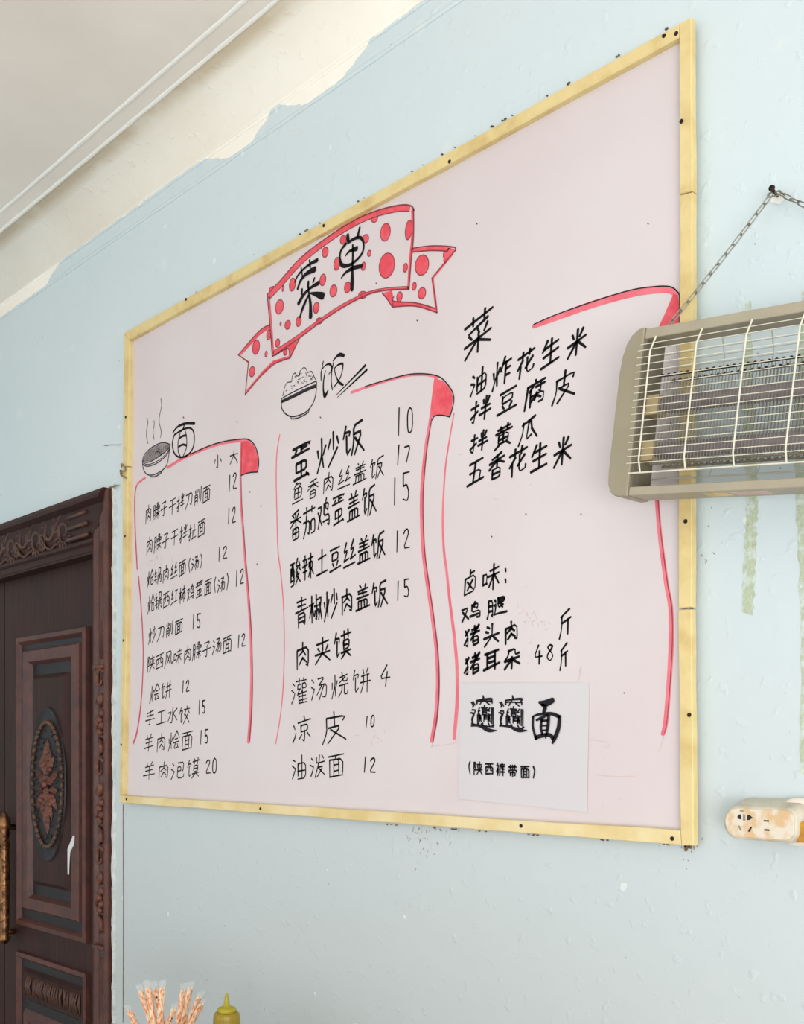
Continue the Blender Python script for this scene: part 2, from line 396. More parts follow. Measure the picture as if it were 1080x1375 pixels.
def jamb(x0, x1, flip):
    bm = bmesh.new()
    pr = [(0, .10), (0, -.014), (.05, -.020), (.12, -.020), (.17, -.012), (.50, -.010), (.55, -.006), (.60, -.006), (.65, -.014), (.74, -.014), (.79, -.004), (.92, -.002), (1, .004), (1, .10)]
    w = x1-x0; pts = [((x1-t*w) if not flip else (x0+t*w), y) for t, y in pr]
    r = [[bm.verts.new((x, y, z)) for x, y in pts] for z in (0, HZ+.0)]
    top = [bm.verts.new((x, y, DZ-.002-abs((x-(x1 if not flip else x0)))*(DZ-HZ)/JW)) for x, y in pts]
    for a, b in ((r[0], top),):
        for i in range(len(pts)-1): bm.faces.new((a[i], a[i+1], b[i+1], b[i]))
    bm.faces.new(top); bm.faces.new(r[0][::-1])
    return dpart('door_jamb', bm, M['door_edge'])
def ridges(x0, s, par):
    for z0_, z1_ in ((.02, P(140, 1285).z), (P(140, 885).z, HZ+.02)):
        for t_, rr in ((.27, .0075), (.40, .0045)):
            bm = bmesh.new(); x = x0-s*t_*JW; tube(bm, [(x, -.011, z0_), (x, -.011, z1_)], rr, 8)
            bmesh.ops.translate(bm, verts=bm.verts, vec=-DL); obj('reeding', bm, M['door_edge'], par, True)
bm = bmesh.new(); box(bm, DX0+.001, DX0+JW-.004, -.003, .13, 0, DZ-.003); box(bm, DX1-JW+.004, DX1-.003, -.003, .13, 0, DZ-.001); box(bm, DX0+.001, DX1-.003, -.003, .13, HZ+.004, DZ-.003)
bmesh.ops.translate(bm, verts=bm.verts, vec=-DL); obj('frame_core', bm, M['door'], door)
jr = jamb(DX1-JW, DX1-.002, False); jl = jamb(DX0+.002, DX0+JW, True)
bm = bmesh.new()
pr = [(0, .10), (0, -.028), (.08, -.034), (.14, -.034), (.2, -.014), (.72, -.006), (.76, -.012), (.82, -.012), (.86, -.002), (1, .0), (1, .10)]
LZ = DZ-HZ
a = [bm.verts.new((DX0+.002+t*JW, y, DZ-.002-t*LZ)) for t, y in pr]; b = [bm.verts.new((DX1-.002-t*JW, y, DZ-.002-t*LZ)) for t, y in pr]
for i in range(len(pr)-1): bm.faces.new((a[i], a[i+1], b[i+1], b[i]))
bm.faces.new(a); bm.faces.new(b[::-1])
lint = dpart('door_lintel', bm, M['door'])
ridges(DX1, 1, jr); ridges(DX0, -1, jl)
# low relief scrolls on the lintel
bm = bmesh.new(); rnd = random.Random(3)
def scroll(bm, cx, cz, r, a0, a1, y, w, turns=1.0, sq=1.0):
    w = w*.8
    n = 26; pts = []; ws = []
    for i in range(n+1):
        t = i/n; a = a0+(a1-a0)*t; rr = r*(1-.62*t)
        pts.append(Vector((cx+rr*math.cos(a), y, cz+rr*math.sin(a)*sq))); ws.append(w*(.55+.6*math.sin(math.pi*min(1, t*1.1+.05))))
    tube(bm, pts, ws, 6)
zc = DZ-LZ*.46
x = DX1-JW-.03; k = 0
for i in range(3):                                # stepped bars at the right end
    zz = DZ-.046-i*.032; tube(bm, [(DX1-.125+i*.006-.0, -.014, zz), (DX1-.235, -.014, zz-.002)], .0065, 6)
xx = DX1-.27
while xx > DX0+.13:
    s = 1 if k % 2 else -1
    scroll(bm, xx, zc+.006*s, .034, math.pi*.5*s, math.pi*.5*s+s*6.6, -.009, .0068, sq=.95)
    scroll(bm, xx-.046, zc-.012*s, .022, math.pi*(1+.4*s), math.pi*(1+.4*s)-s*6.0, -.009, .0056, sq=.9)
    tube(bm, smooth_path([(xx+.04, -.008, zc-.034*s), (xx+.01, -.013, zc-.048*s), (xx-.03, -.012, zc-.030*s), (xx-.07, -.008, zc+.012*s)], 5), .0038, 6)
    for j in range(7):
        a_ = -1.2+j*.4; blob(bm, (xx-.004+.044*math.sin(a_), -.009, zc+.012*s+.034*math.cos(a_)*s), .0042, .006, .0115, a_*s+rnd.uniform(-.3, .3), 7)
    for j in range(4):
        blob(bm, (xx-.062+j*.009, -.009, zc-.038*s+rnd.uniform(-.004, .004)), .0035, .005, .010, rnd.uniform(-.6, .6), 7)
    xx -= .088; k += 1
bmesh.ops.translate(bm, verts=bm.verts, vec=-DL); o = obj('relief_carving', bm, M['carve_dark'], lint, True); o['kind'] = 'stuff'
# jamb carving between px rows 897 and 1275
bm = bmesh.new(); jc = DX1-JW*.34; zt = P(140, 898).z; zb = P(140, 1268).z
def jcarve(bm, jc):
    z = zt; i = 0
    for zz in (zt+.004, zb-.004):
        box(bm, jc-.028, jc+.024, -.026, -.008, zz-.005, zz+.005)
    while z > zb+.03:
        s = 1 if i % 2 else -1; L = (.060, .045, .070, .050)[i % 4]; zc = z-L/2
        if i % 4 == 0: scroll(bm, jc+.004, zc, .024, .6, .6-5.4*s, -.020, .0075, sq=1.25)
        elif i % 4 == 1:
            blob(bm, (jc+.006, -.018, zc), .011, .012, L*.42, .25*s, 8); blob(bm, (jc-.016, -.014, zc-.01), .006, .010, .014, -.5*s, 8)
        elif i % 4 == 2:
            for q in range(4): blob(bm, (jc+.006+.006*(-1)**q, -.018, zc+.026-q*.017), .012, .011, .010, .7*s*(-1)**q, 8)
            blob(bm, (jc-.02, -.014, zc), .006, .010, .022, .2, 8)
        else:
            tube(bm, [(jc-.014, -.014, zc+.022), (jc+.012, -.022, zc+.010), (jc+.016, -.022, zc-.010), (jc-.006, -.014, zc-.024)], [.004, .008, .008, .003], 6)
        z -= L+.004; i += 1
jcarve(bm, jc); bmesh.ops.translate(bm, verts=bm.verts, vec=-DL); o = obj('relief_carving', bm, M['carve'], jr, True); o['kind'] = 'stuff'
bm = bmesh.new(); jcarve(bm, DX0+JW*.36); bmesh.ops.translate(bm, verts=bm.verts, vec=-DL); o = obj('relief_carving', bm, M['carve'], jl, True); o['kind'] = 'stuff'
# leaves
LX1 = DX1-JW; LMID = (DX0+DX1)/2
def PL(px, py): return P(px, py, YL)
def leaf(mx):
    """mx maps x so the second leaf mirrors the first"""
    root = None; LX0 = LMID+.0025
    def add(name, bm, m, parent, smooth=False, kind=None):
        for v in bm.verts: v.co.x = mx(v.co.x)
        bmesh.ops.translate(bm, verts=bm.verts, vec=-DL)
        o = obj(name, bm, m, parent, smooth)
        if kind: o['kind'] = kind
        return o
    bm = bmesh.new(); box(bm, LX0, LX1-.001, YL, YL+.05, .008, HZ-.003); root = add('door_leaf', bm, M['door'], door)
    xl, xr = PL(26, 900).x, PL(120.5, 900).x
    zt1, zb1 = PL(120.5, 841).z, PL(120.5, 1267).z
    bm = bmesh.new(); ring(bm, xl, xr, zb1, zt1, [(0, -.001), (.002, .012), (.016, .016), (.026, .003)], YL, False); add('panel_moulding', bm, M['door_edge'], root)
    bm = bmesh.new(); ring(bm, xl+.026, xr-.026, zb1+.026, zt1-.026, [(0, .003), (.02, .0028)], YL, True); add('recess', bm, M['door_recess'], root)
    x2l, x2r = PL(38, 900).x, PL(113.5, 900).x; zt2, zb2 = PL(113.5, 862).z, PL(113.5, 1239).z
    bm = bmesh.new(); ring(bm, x2l, x2r, zb2, zt2, [(0, .003), (.003, .016), (.008, .022), (.040, .022), (.050, .006)], YL, False); add('panel_moulding', bm, M['carve_tan'] if False else M['door_edge'], root)
    x3l, x3r = PL(50, 900).x, PL(97, 900).x; zt3, zb3 = PL(97, 902).z, PL(97, 1197).z
    bm = bmesh.new(); ring(bm, x2l+.05, x2r-.05, zb2+.05, zt2-.05, [(0, .006), (.01, .0055)], YL, True); add('recess', bm, M['door_recess'], root)
    bm = bmesh.new(); ring(bm, x3l, x3r, zb3, zt3, [(0, .0055), (.014, .020), (.020, .020)], YL, True); add('raised_panel', bm, M['door'], root)
    # oval rosette
    yr = YL-.020; cx = PL(73, 1053).x; cz = PL(73, 1053).z; rx = (PL(97, 1000).x-PL(49, 1000).x)/2; rz = (PL(73, 949).z-PL(73, 1157).z)/2
    bm = bmesh.new(); rings = []
    for s, h in ((1, 0), (.985, .004), (.93, .001), (.90, -.0)):
        rings.append([bm.verts.new((cx+rx*s*math.cos(t), yr-h-.0006, cz+rz*s*math.sin(t))) for t in [i*2*math.pi/48 for i in range(48)]])
    for a, b in zip(rings, rings[1:]):
        for i in range(48): bm.faces.new((a[i], a[(i+1) % 48], b[(i+1) % 48], b[i]))
    bm.faces.new(rings[-1]); add('oval_field', bm, M['door_recess'], root)
    bm = bmesh.new(); n = 44
    for i in range(n):
        t = i*2*math.pi/n; blob(bm, (cx+rx*.84*math.cos(t), yr-.004, cz+rz*.80*math.sin(t)), .0075, .007, .011, -t, 6)
    add('beading', bm, M['carve_tan'], root, True, 'stuff')
    bm = bmesh.new(); rnd = random.Random(5)
    for i in range(70):                            # pricked ground inside the beading
        t = rnd.uniform(0, 2*math.pi); q = rnd.uniform(.45, .72); blob(bm, (cx+rx*q*math.cos(t), yr-.001, cz+rz*q*math.sin(t)), .003, .003, .0035, 0, 5)
    add('pricked_ground', bm, M['door_recess'], root, True, 'stuff')
    bm = bmesh.new()
    def leafy(bx, bz, ang, L, wd):
        d = Vector((math.sin(ang)*rx/rz*1.0, math.cos(ang))); d = Vector((math.sin(ang), math.cos(ang))); nn = Vector((d.y, -d.x))
        pts = []
        for t_, w_ in ((0, .25), (.18, .75), (.3, .55), (.45, 1), (.58, .65), (.72, .75), (.82, .4), (1, 0)): pts.append((t_, w_))
        mid_ = [bm.verts.new((cx+bx*rx+d.x*L*t_, yr-.004-.012*math.sin(math.pi*min(1, t_+.15)), cz+bz*rz+d.y*L*t_)) for t_, w_ in pts]
        for s in (-1, 1):
            ed = [bm.verts.new((cx+bx*rx+d.x*L*t_+nn.x*wd*w_*s, yr-.002, cz+bz*rz+d.y*L*t_+nn.y*wd*w_*s)) for t_, w_ in pts]
            for i in range(len(pts)-1): bm.faces.new((mid_[i], mid_[i+1], ed[i+1], ed[i]))
    for (bx, bz, an, L, wd) in ((0, .28, 0, .075, .020), (-.1, .16, -.55, .06, .014), (.1, .16, .55, .06, .014), (-.25, .08, -1.1, .045, .013), (.25, .08, 1.1, .045, .013), (-.08, .24, -.3, .05, .012), (.08, .24, .3, .05, .012),
                                (-.2, -.06, -1.7, .045, .013), (.2, -.06, 1.7, .045, .013), (-.22, -.12, -2.5, .06, .014), (.22, -.12, 2.5, .06, .014), (-.08, -.20, -2.8, .065, .014), (.08, -.20, 2.8, .065, .014), (0, -.30, math.pi, .085, .020), (0, .02, 0, .07, .016), (0, -.02, math.pi, .07, .016), (-.1, .0, -.9, .05, .013), (.1, .0, .9, .05, .013)):
        leafy(bx, bz, an, L, wd)
    blob(bm, (cx, yr-.010, cz), .010, .010, .012, 0, 8)
    add('foliage_rosette', bm, M['carve'], root, False)
    # lower panel
    zt4 = PL(120.5, 1306).z; zb4 = PL(120.5, 1306).z-.43
    bm = bmesh.new(); ring(bm, xl, xr, zb4, zt4, [(0, -.001), (.002, .012), (.014, .015), (.024, .003)], YL, False); add('panel_moulding', bm, M['door_edge'], root)
    zi = PL(116, 1326).z
    bm = bmesh.new(); ring(bm, xl+.024, xr-.024, zb4+.024, zt4-.024, [(0, .003), (.02, .0028)], YL, True); add('recess', bm, M['door_recess'], root)
    bm = bmesh.new(); ring(bm, PL(35, 1330).x, PL(117, 1330).x, zi-.10, zi, [(0, .0028), (.008, .014), (.014, .010)], YL, True); add('raised_panel', bm, M['door'], root)
    bm = bmesh.new(); rnd = random.Random(8); xa = PL(42, 1330).x; xb = PL(112, 1330).x
    for i in range(26):
        x = xa+(xb-xa)*i/25; tube(bm, [(x, YL-.010, zi-.022), (x+rnd.uniform(-.01, .01), YL-.016, zi-.05), (x+rnd.uniform(-.006, .006), YL-.010, zi-.08)], .0042, 5)
    add('fluted_relief', bm, M['carve_dark'], root, True, 'stuff')
    bm = bmesh.new(); ring(bm, PL(35, 1330).x, PL(117, 1330).x, zb4+.04, zi-.13, [(0, .0028), (.012, .014), (.03, .014), (.045, .006)], YL, True); add('raised_panel', bm, M['door_edge'], root)
    # pull handle
    hx = P(6, 1180, YL-.034).x; z1 = P(6, 1090, YL-.034).z; z0 = P(6, 1268, YL-.034).z; H = z1-z0
    bm = bmesh.new()
    lathe(bm, [(r_*1.0, H*t) for r_, t in ((.002, 0), (.010, .01), (.018, .035), (.020, .05), (.012, .065), (.017, .08), (.014, .10), (.015, .3), (.016, .5), (.015, .7), (.014, .82), (.018, .84), (.014, .86), (.019, .88), (.020, .91), (.016, .95), (.009, .98), (.002, 1))], (hx, YL-.034, z0), 16)
    for i in range(6):
        z = z0+H*(.2+i*.11); ring_pts = [(hx+.0165*math.cos(t), YL-.034+.0165*math.sin(t), z+.012*math.sin(t+i)) for t in [j*math.pi/6 for j in range(12)]]
        tube(bm, ring_pts, .0022, 5, True)
    for zz in (z0+H*.09, z0+H*.88): tube(bm, [(hx, YL-.034, zz), (hx, YL+.001, zz)], .009, 8)
    h = add('door_handle', bm, M['bronze'], root, True); h['label'] = 'ornate antique bronze pull handle'
    return root
lf = leaf(lambda x: x)
lf2 = leaf(lambda x: 2*LMID-x)
# narrow white mark on the door panel
bm = bmesh.new(); y = YL-.0228
ribbon(bm, [XZ(99, 1124, y), XZ(97.5, 1131, y), XZ(92.5, 1142, y), XZ(92, 1158, y), XZ(91.8, 1173, y)], [.012, .022, .018, .013, .010], y)
face_room(bm); bmesh.ops.translate(bm, verts=bm.verts, vec=-DL); o = obj('white_mark', bm, mat('white_mark', (214, 218, 220), .5), lf, sharp='keep')
# ---- handwriting: each character as pen strokes on a 0-99 grid (x right, y down); a token is a stroke of
# 4-digit points, or part:x0,y0,x1,y1 for another entry fitted into a box
G = {
'huo': '12321858 85286252 5002504532720899 52556590', 'kou': '10101090 1010901085908785 12868686', 'yue': '220520650298 2205800580957088 22357835 22637863',
'mu': '06309430 50005099 48320878 52329478', 'shou': '05259025 500050952085 05708550', 'banside': '25103530 80106532 12458845 03689768 50005099', 'xiao': '50005030 18083026 82087026 20362098 2036803680956290 20558055 20757875',
'lidao': '20152070 800080955585', 'cang': '50000548 50009845 3050785075726570 3050309592959280', 'jin': '35001030 20258525 15458545 05658565 502550958882',
'guo': '250525382538 2505750575382538 08480898 0848924892987290 50483080 50487078', 'si1': '60021535703010628555 05958580', 'gong': '12159015 50155088 03889888',
'shi2': '50005018 10188818 204020842040 2040804080826578 50185099', 'you2nd': '081085100898 15308892', 'niao': '50003815 2015751572406037 20152055905588956590 40254833 05757575',
'pi': '080692068820 50065044 50258025 28222040 02489048', 'chong': '22062256 2206780678562256 50005092 10928892 78829299', 'shao': '50005052 25180645 78189442 85520899',
'fu': '20052099 200575054530805070654560', 'jia': '12208820 20353052 80356852 05609560 500050600598 50609598', 'shi': '35000535 222085207535 453045908575',
'bing': '28053825 72056225 12308830 05589558 333033601099 68306899', 'hui': '50000540 50009840 30427242 10609060 456015938288 65728895', 'shui': '25107022 05387050 109050708050',
'cao': '05509550 30053095 70057095', 'tang2': '1510751025402540924085956088 52401078 72403098', 'mo2': '05149514 30003028 70007028 253525682535773577682568 25527752 05769576 507605990599 50769599',
'jiao': '50005015 08189218 32280848 68289245 70480599 30489599', 'bao': '2815881585586854 283560356056 2835289295929578 28566056', 'you3': '05109510 203020982030803080982098 38103860 62106268 20787878',
'qun': '400008288528 65138832 35361052 62369252 40520878 286275620899 38709299', 'xin': '50005015 10188818 28223538 72226240 05429542 15658565 50425099',
'shu': '08189218 50005099 203520622035803580622062 48620892 52629592', 'shu2': '30003042 30205520 05425542 304230951888 12580678 48585878 621592155598 66359898',
'guan': '05089508 30003018 70007018 154015221522452245401540 584058225822882288405840 30431065 25552599 58435055 25589558 25729072 25859085 25979897 58505897',
'yao': '15189010 3500453888388826 70200842 08529252 385235750898 6252629292929578', 'jing': '50005015 05189518 253225552532753275552555 505550953588 30650885 70659285',
'bing2': '25206040 109050708055', 'you4': '123012981230883088981298 50005098 12638863', 'fa': '200815359535 450040350598 355580552599 38609898 70058520',
'zha': '35000545 25229522 45224599 45479047 45729072', 'hua': '35300860 22502299 85384868 6030609295929578', 'wei': '15209020 03439843 50005099 48430885 52439485',
'tui2': '350835587050 3508780878343534 35217821 52386862 08101825 053820381280059228889896', 'quan': '80052032 3008604560923088 58500878', 'zhe': '20158015 50005035 05359535 90050570 30583098305878587898 30987898 30787878',
'yi': '40004812 152080200570 45454599 70455560 52556878', 'ku': '50005012 12129512 12120299 32288828 552035488548 60356099 25709570', 'chang': '30053050 30058005 30187818 30317831 10459045 30453095 60459095',
'yao4': '60051535703510709065 80788598', '肉': '15251598 1525852585957090 500050354835 50352550 50357053 50603082 50607580', '臊': 'yue:0,0,36,99 kou:55,0,80,17 kou:42,22,66,41 kou:72,22,99,41 mu:42,44,99,99',
'子': '201080105035 503550953085 05509550', '干': '15159015 05509550 50155099', '拌': 'shou:0,0,42,99 banside:44,0,99,99', '刀': '1015901585906580 501540600599',
'削': 'xiao:0,0,60,99 lidao:62,0,99,99', '面': '05069506 52064522 10241098 1024902490988898 10959095 35243595 65246595 35486548 35726572', '扯': 'shou:0,0,42,99 止:44,8,99,96',
'止': '50055095 50459045 20402095 03959895', '炝': 'huo:0,0,45,99 cang:44,0,99,99', '锅': 'jin:0,0,40,99 guo:44,0,99,99', '丝': '3005083838330870 08704765 8005583888335870 58709763 05929592',
'汤': 'shui:0,0,30,99 tang2:32,0,99,99', '西': '05109510 10351095 1035903590959095 10929092 381036582268 621062658565', '红': 'si1:0,0,45,99 gong:48,5,99,95',
'柿': 'mu:0,0,42,99 shi2:44,0,99,99', '鸡': 'you2nd:0,12,40,92 niao:40,0,99,99', '蛋': 'pi:0,0,99,50 chong:5,48,95,99', '炒': 'huo:0,0,45,99 shao:48,0,99,99',
'陕': 'fu:0,0,32,99 jia:32,2,99,99', '风': '200818650298 20088008807595989882 65253085 35306585', '味': 'kou:0,20,30,72 wei:32,0,99,99', '烩': 'huo:0,0,45,99 hui:42,0,99,99',
'饼': 'shi:0,0,38,99 bing:40,0,99,99', '手': '80081518 15358535 05609560 501050953588', '工': 'gong:0,0,99,99', '水': '500050952588 053240300880 90205540 55409590',
'饺': 'shi:0,0,38,99 jiao:40,0,99,99', '羊': '28053822 72056022 15268526 20488048 05729572 50265099', '泡': 'shui:0,0,30,99 bao:30,0,99,99', '馍': 'shi:0,0,38,99 mo2:40,0,99,99',
'鱼': '35001228 281070105530 203020782030803080782078 50305078 20548054 05959595', '香': '75052015 08289228 50105058 48300552 52309552 286028982860726072982898 28787278',
'盖': '30003812 70006212 15188518 20328032 08479247 50185047 20602092 206080608092 40604092 60606092 03929792', '番': '75032010 05329532 50105055 30153825 70156225 48320552 52329552 256025982560756075982598 50605098 25787578',
'茄': 'cao:0,0,99,26 0545554550924085 283025700599 655065926550955095926592', '酸': 'you3:0,0,46,99 qun:48,0,99,99', '辣': 'xin:0,0,46,99 shu:48,0,99,99',
'土': '18308230 50005090 03909790', '豆': '10088808 252525552525752575552555 28653882 72656282 03929792', '青': '15108510 20278027 05449544 50005044 25552598 2555755575966090 25707570 25847584',
'椒': 'mu:0,0,40,99 shu2:38,0,99,99', '夹': 'jia:0,0,99,99', '灌': 'shui:0,0,30,99 guan:30,0,99,99', '烧': 'huo:0,0,40,99 yao:40,0,99,99', '凉': 'bing2:0,5,28,95 jing:30,0,99,99',
'皮': '182018620298 182092208535 50005050 285080502599 35559899', '油': 'shui:0,0,30,99 you4:32,0,99,99', '泼': 'shui:0,0,30,99 fa:30,0,99,99', '菜': '05129512 32003224 68006824 78282036 20422855 48385252 80387055 06639463 50525099 48650895 52659495',
'炸': 'huo:0,0,42,99 zha:42,0,99,99', '花': '05149514 32003226 68006826 hua:0,0,99,99', '生': '30000835 18258825 15558855 05959595 50005095', '米': '25083530 75086232 05459545 50005099 48470892 52479592',
'腐': '50005010 12129512 12120299 38182235 30283050 52289528 751875506847 28572899 2857925792977294 60505078 58603580 60658080', '黄': '15128512 32003228 68006828 05289528 254025782540754075782578 50285078 25587558 32820898 68829298',
'瓜': '80051518 251520600299 481542886578 60156550 65509895', '五': '12108810 45103592 154878487292 03929792', '卤': '50005030 50158015 15301598 1530853085981598 32456885 68453285',
'腿': 'yue:0,0,30,99 tui2:30,0,99,99', '猪': 'quan:0,0,38,99 zhe:38,0,99,99', '头': '25053818 15253038 05609560 550055600598 60659098', '斤': '80051518 202020600299 20428842 65426599',
'耳': '08089208 25082580 70087099 25327032 25567056 03829775', '朵': '300530250845 3005700570339233 06529452 50405099 48550890 52559490', '裤': 'yi:0,0,38,99 ku:38,0,99,99',
'带': '05159515 25002528 50005030 75007528 0858084092409258 256025902560786078886585 50505099', '小': '500050953588 25301260 75308860', '大': '05309530 500050350598 50359598',
'单': '28003815 72006215 20182055 2018801880552055 20368036 05729572 50185099', '饭': 'shi:0,0,40,99 fan2:40,0,99,99', 'fan2': '8005181018600298 183582352599 30489899',
'biang': '50005007 261625089008 90089016 44113820 66118020 57225728 44307030 48357035 48407040 48456645 48526652 48454852 66456652 363030453840 30483852 803072408040 72508452 chang:33,54,45,76 chang:71,55,83,76 56555574 55557055 56607060 56667466 74667274 28542884 2854345434842880 88308880 94309492 44824688 508050927092 74808088 08101822 043820381058 10580285 02858590 85909984',
'0': '5000300820302050207030925099709280708050803070085000', '1': '52004699', '2': '1520300560007810753010929592', '4': '550010609060 65306099', '5': '20002045 2002204555387560788060981588 20008500',
'7': '101288084599', '8': '75125002251540327055807550982078255860327512', '(': '8000503050508099', ')': '2000503050502099', ':': '30253835 30653875', 
}
def strokes(ch):
    out = []
    for t in G[ch].split():
        if ':' in t and len(t) > 3:
            nme, bx = t.split(':'); x0, y0, x1, y1 = map(float, bx.split(','))
            for s in strokes(nme): out.append([(x0+(x1-x0)*x/99, y0+(y1-y0)*y/99) for x, y in s])
        else:
            assert len(t) % 4 == 0, (ch, t)
            out.append([(float(t[i:i+2]), float(t[i+2:i+4])) for i in range(0, len(t), 4)])
    return out
# ------------------------------------------------------------------ the menu board
BY, FY = -.010, -.022                           # board face, frame strip face
b0 = P(547, 1001, 0); BO = Vector((-1.742, 0, 1.299))
board = tag(empty('menu_board', BO), 'large pale pink handwritten menu board framed in yellow wood strips on the blue wall', 'menu board')
def bput(name, bm, m, parent=None, label=None, kind=None, keep=False, smooth=False):
    if keep: face_room(bm)
    bmesh.ops.translate(bm, verts=bm.verts, vec=-BO)
    o = obj(name, bm, m, parent or board, smooth, sharp='keep' if keep else None)
    if label: o['label'] = label
    if kind or keep and 'dot' not in name and name != 'page_curl': o['kind'] = kind or 'stuff'
    return o
bm = bmesh.new(); prism(bm, pxline([(170, 452), (922, 34), (924, 1122), (164, 1072)], BY), BY, -.0005)
panel = bput('board_panel', bm, M['board'])
def fstrip(pts, m=None, seed=1, nails=()):
    bm = bmesh.new(); poly = pxline(pts, FY); poly = ragged(poly+[poly[0]], .0007, .05, seed)[:-1]
    prism(bm, [tuple(p) for p in poly], FY, BY+.0002, .0012)
    s = bput('frame_strip', bm, m or M['strip'])
    for (a, b) in nails:
        bm = bmesh.new(); c = P(a, b, FY); lathe(bm, [(.0001, -.0016), (.0032, -.0012), (.0036, .001), (.0012, .006)], (c.x, FY, c.z), 10, 'y'); bput('nail', bm, M['nail'], s)
    return s
fstrip([(166.5, 447), (911.8, 32), (911.8, 50), (173, 456.5)], seed=2, nails=((892, 48), (604, 217), (435, 303), (250, 402)))
fstrip([(912.2, 31.3), (928.3, 22.5), (930, 256), (913, 260.5)], seed=3, nails=((915.5, 163), (908.5, 45)))
fstrip([(913, 262), (930, 257.5), (928.8, 815), (911, 817)], seed=4, nails=((921, 700),))
fstrip([(910.5, 819), (928.3, 818), (931.5, 1136), (915, 1135), (914, 1115)], seed=5, nails=((903, 1126), (926, 960)))
fstrip([(161, 1068), (540, 1091.5), (540, 1106), (160.5, 1077.5)], M['strip_pale'], seed=6, nails=((170, 1073), (350, 1086)))
fstrip([(540.5, 1091.5), (913.5, 1115), (914.5, 1135), (540.5, 1106)], M['strip_pale'], seed=7, nails=((700, 1109),))
fstrip([(166.5, 447.5), (173.5, 457), (172, 626), (164.5, 627)], seed=8, nails=((169, 560),))
fstrip([(164.5, 628), (172, 627), (170.8, 790), (165.5, 1067), (160.5, 1067.5), (164.6, 790)], seed=9, nails=((168, 720), (166, 860), (163, 1000)))
# grime in the angle between frame and wall
bm = bmesh.new(); rnd = random.Random(4)
for x0, y0, x1, y1, n, w in ((930.5, 690, 930.5, 780, 34, .005), (931, 780, 932, 1136, 26, .0022), (920, 1136.5, 932, 1136.5, 7, .003), (163, 632, 166, 640, 5, .004), (200, 428.5, 905, 34.5, 22, .0014), (520, 1107, 900, 1134, 16, .0014)):
    for i in range(n):
        t = rnd.random() if n > 20 else rnd.random()**1.5; p = P(x0+(x1-x0)*t, y0+(y1-y0)*t, 0); s = w*rnd.uniform(.3, 1.1)
        blob(bm, (p.x, -.002, p.z), s, .003, s*rnd.uniform(.8, 3), rnd.uniform(-.5, .5) if x0 > 900 else rnd.uniform(1, 2), 5)
bput('grime', bm, M['dirt'], kind='stuff')
# twist of old wire at the joint of the left strip
bm = bmesh.new(); c = P(167, 632, FY)
tube(bm, smooth_path([(c.x-.014, FY, c.z+.012), (c.x, FY-.008, c.z+.016), (c.x+.012, FY-.004, c.z), (c.x-.004, FY-.008, c.z-.006), (c.x-.018, FY, c.z-.002), (c.x-.004, FY-.006, c.z-.014), (c.x+.014, FY, c.z-.022)], 5), .0022, 6)
bput('binding_wire', bm, mat('tarnished_wire', (150, 130, 96), .6, .3), smooth=True)

# ---- pen drawing on the board face
IY = [BY-.0003-.00015*i for i in range(6)]       # thin layers of ink
def stroke(bm, pts, wpx, layer, closed=False, sm=5, y=None, taper=None):
    y = IY[layer] if y is None else y
    pw = [XZ(a, b, BY) for a, b in pts]; n0 = len(pw)
    if isinstance(wpx, (int, float)): wpx = [wpx]*n0
    mid = sum(p[0] for p in pts)/len(pts); s = px_size(mid, BY)*1.30
    W3 = [Vector((p[0], p[1], w*s)) for p, w in zip(pw, wpx)]
    sp = smooth_path(W3, sm, closed) if n0 > 2 else W3
    ribbon(bm, [(p[0], p[1]) for p in sp], [max(.0003, p[2]) for p in sp], y, closed)
def area_(bm, pts, layer, sm=4):
    sp = smooth_path([Vector(XZ(a, b, BY)) for a, b in pts], sm, True) if sm else [Vector(XZ(a, b, BY)) for a, b in pts]
    fill(bm, [(p[0], p[1]) for p in sp], IY[layer])
# heading ribbon
K = 1/3.176
def cb(l): return [(300+a*K, 260+b*K) for a, b in l]
top = cb([(188, 430), (240, 375), (330, 275), (440, 190), (550, 120), (650, 75), (750, 50), (800, 52)])
topi = cb([(196, 452), (246, 400), (336, 300), (446, 212), (554, 143), (650, 100), (745, 77), (795, 76)])
bot = cb([(793, 408), (700, 412), (620, 430), (520, 480), (420, 545), (320, 620), (210, 695)])
boti = cb([(790, 396), (700, 402), (618, 420), (514, 469), (414, 534), (314, 607), (214, 672)])
right = cb([(812, 68), (812, 180), (801, 300), (793, 408)]); left = cb([(210, 695), (200, 560), (188, 430)])
def dots(lst, parent):
    for a, b, rx, ry in lst:
        bmf = bmesh.new(); bmo = bmesh.new()
        n = 16; pts = [(300+(a+rx*math.cos(t)+.10*ry*math.sin(t))*K, 260+(b-ry*math.sin(t))*K) for t in [i*2*math.pi/n for i in range(n)]]
        fill(bmf, [XZ(p[0], p[1], BY) for p in pts], IY[0]); stroke(bmo, pts, 1.0, 1, True, 1)
        bput('red_dot', bmf, M['red'], parent, keep=True); bput('dot_outline', bmo, M['maroon'], parent, keep=True)
bm = bmesh.new()
def band(bm, A, B, layer):
    A = smooth_path([Vector(XZ(a, b, BY)) for a, b in A], 5); B = smooth_path([Vector(XZ(a, b, BY)) for a, b in B], 5)
    va = [bm.verts.new((p[0], IY[layer], p[1])) for p in A]; vb = [bm.verts.new((p[0], IY[layer], p[1])) for p in B]
    for i in range(len(va)-1): bm.faces.new((va[i], va[i+1], vb[i+1], vb[i]))
band(bm, top, topi, 2); band(bm, bot, boti, 2)
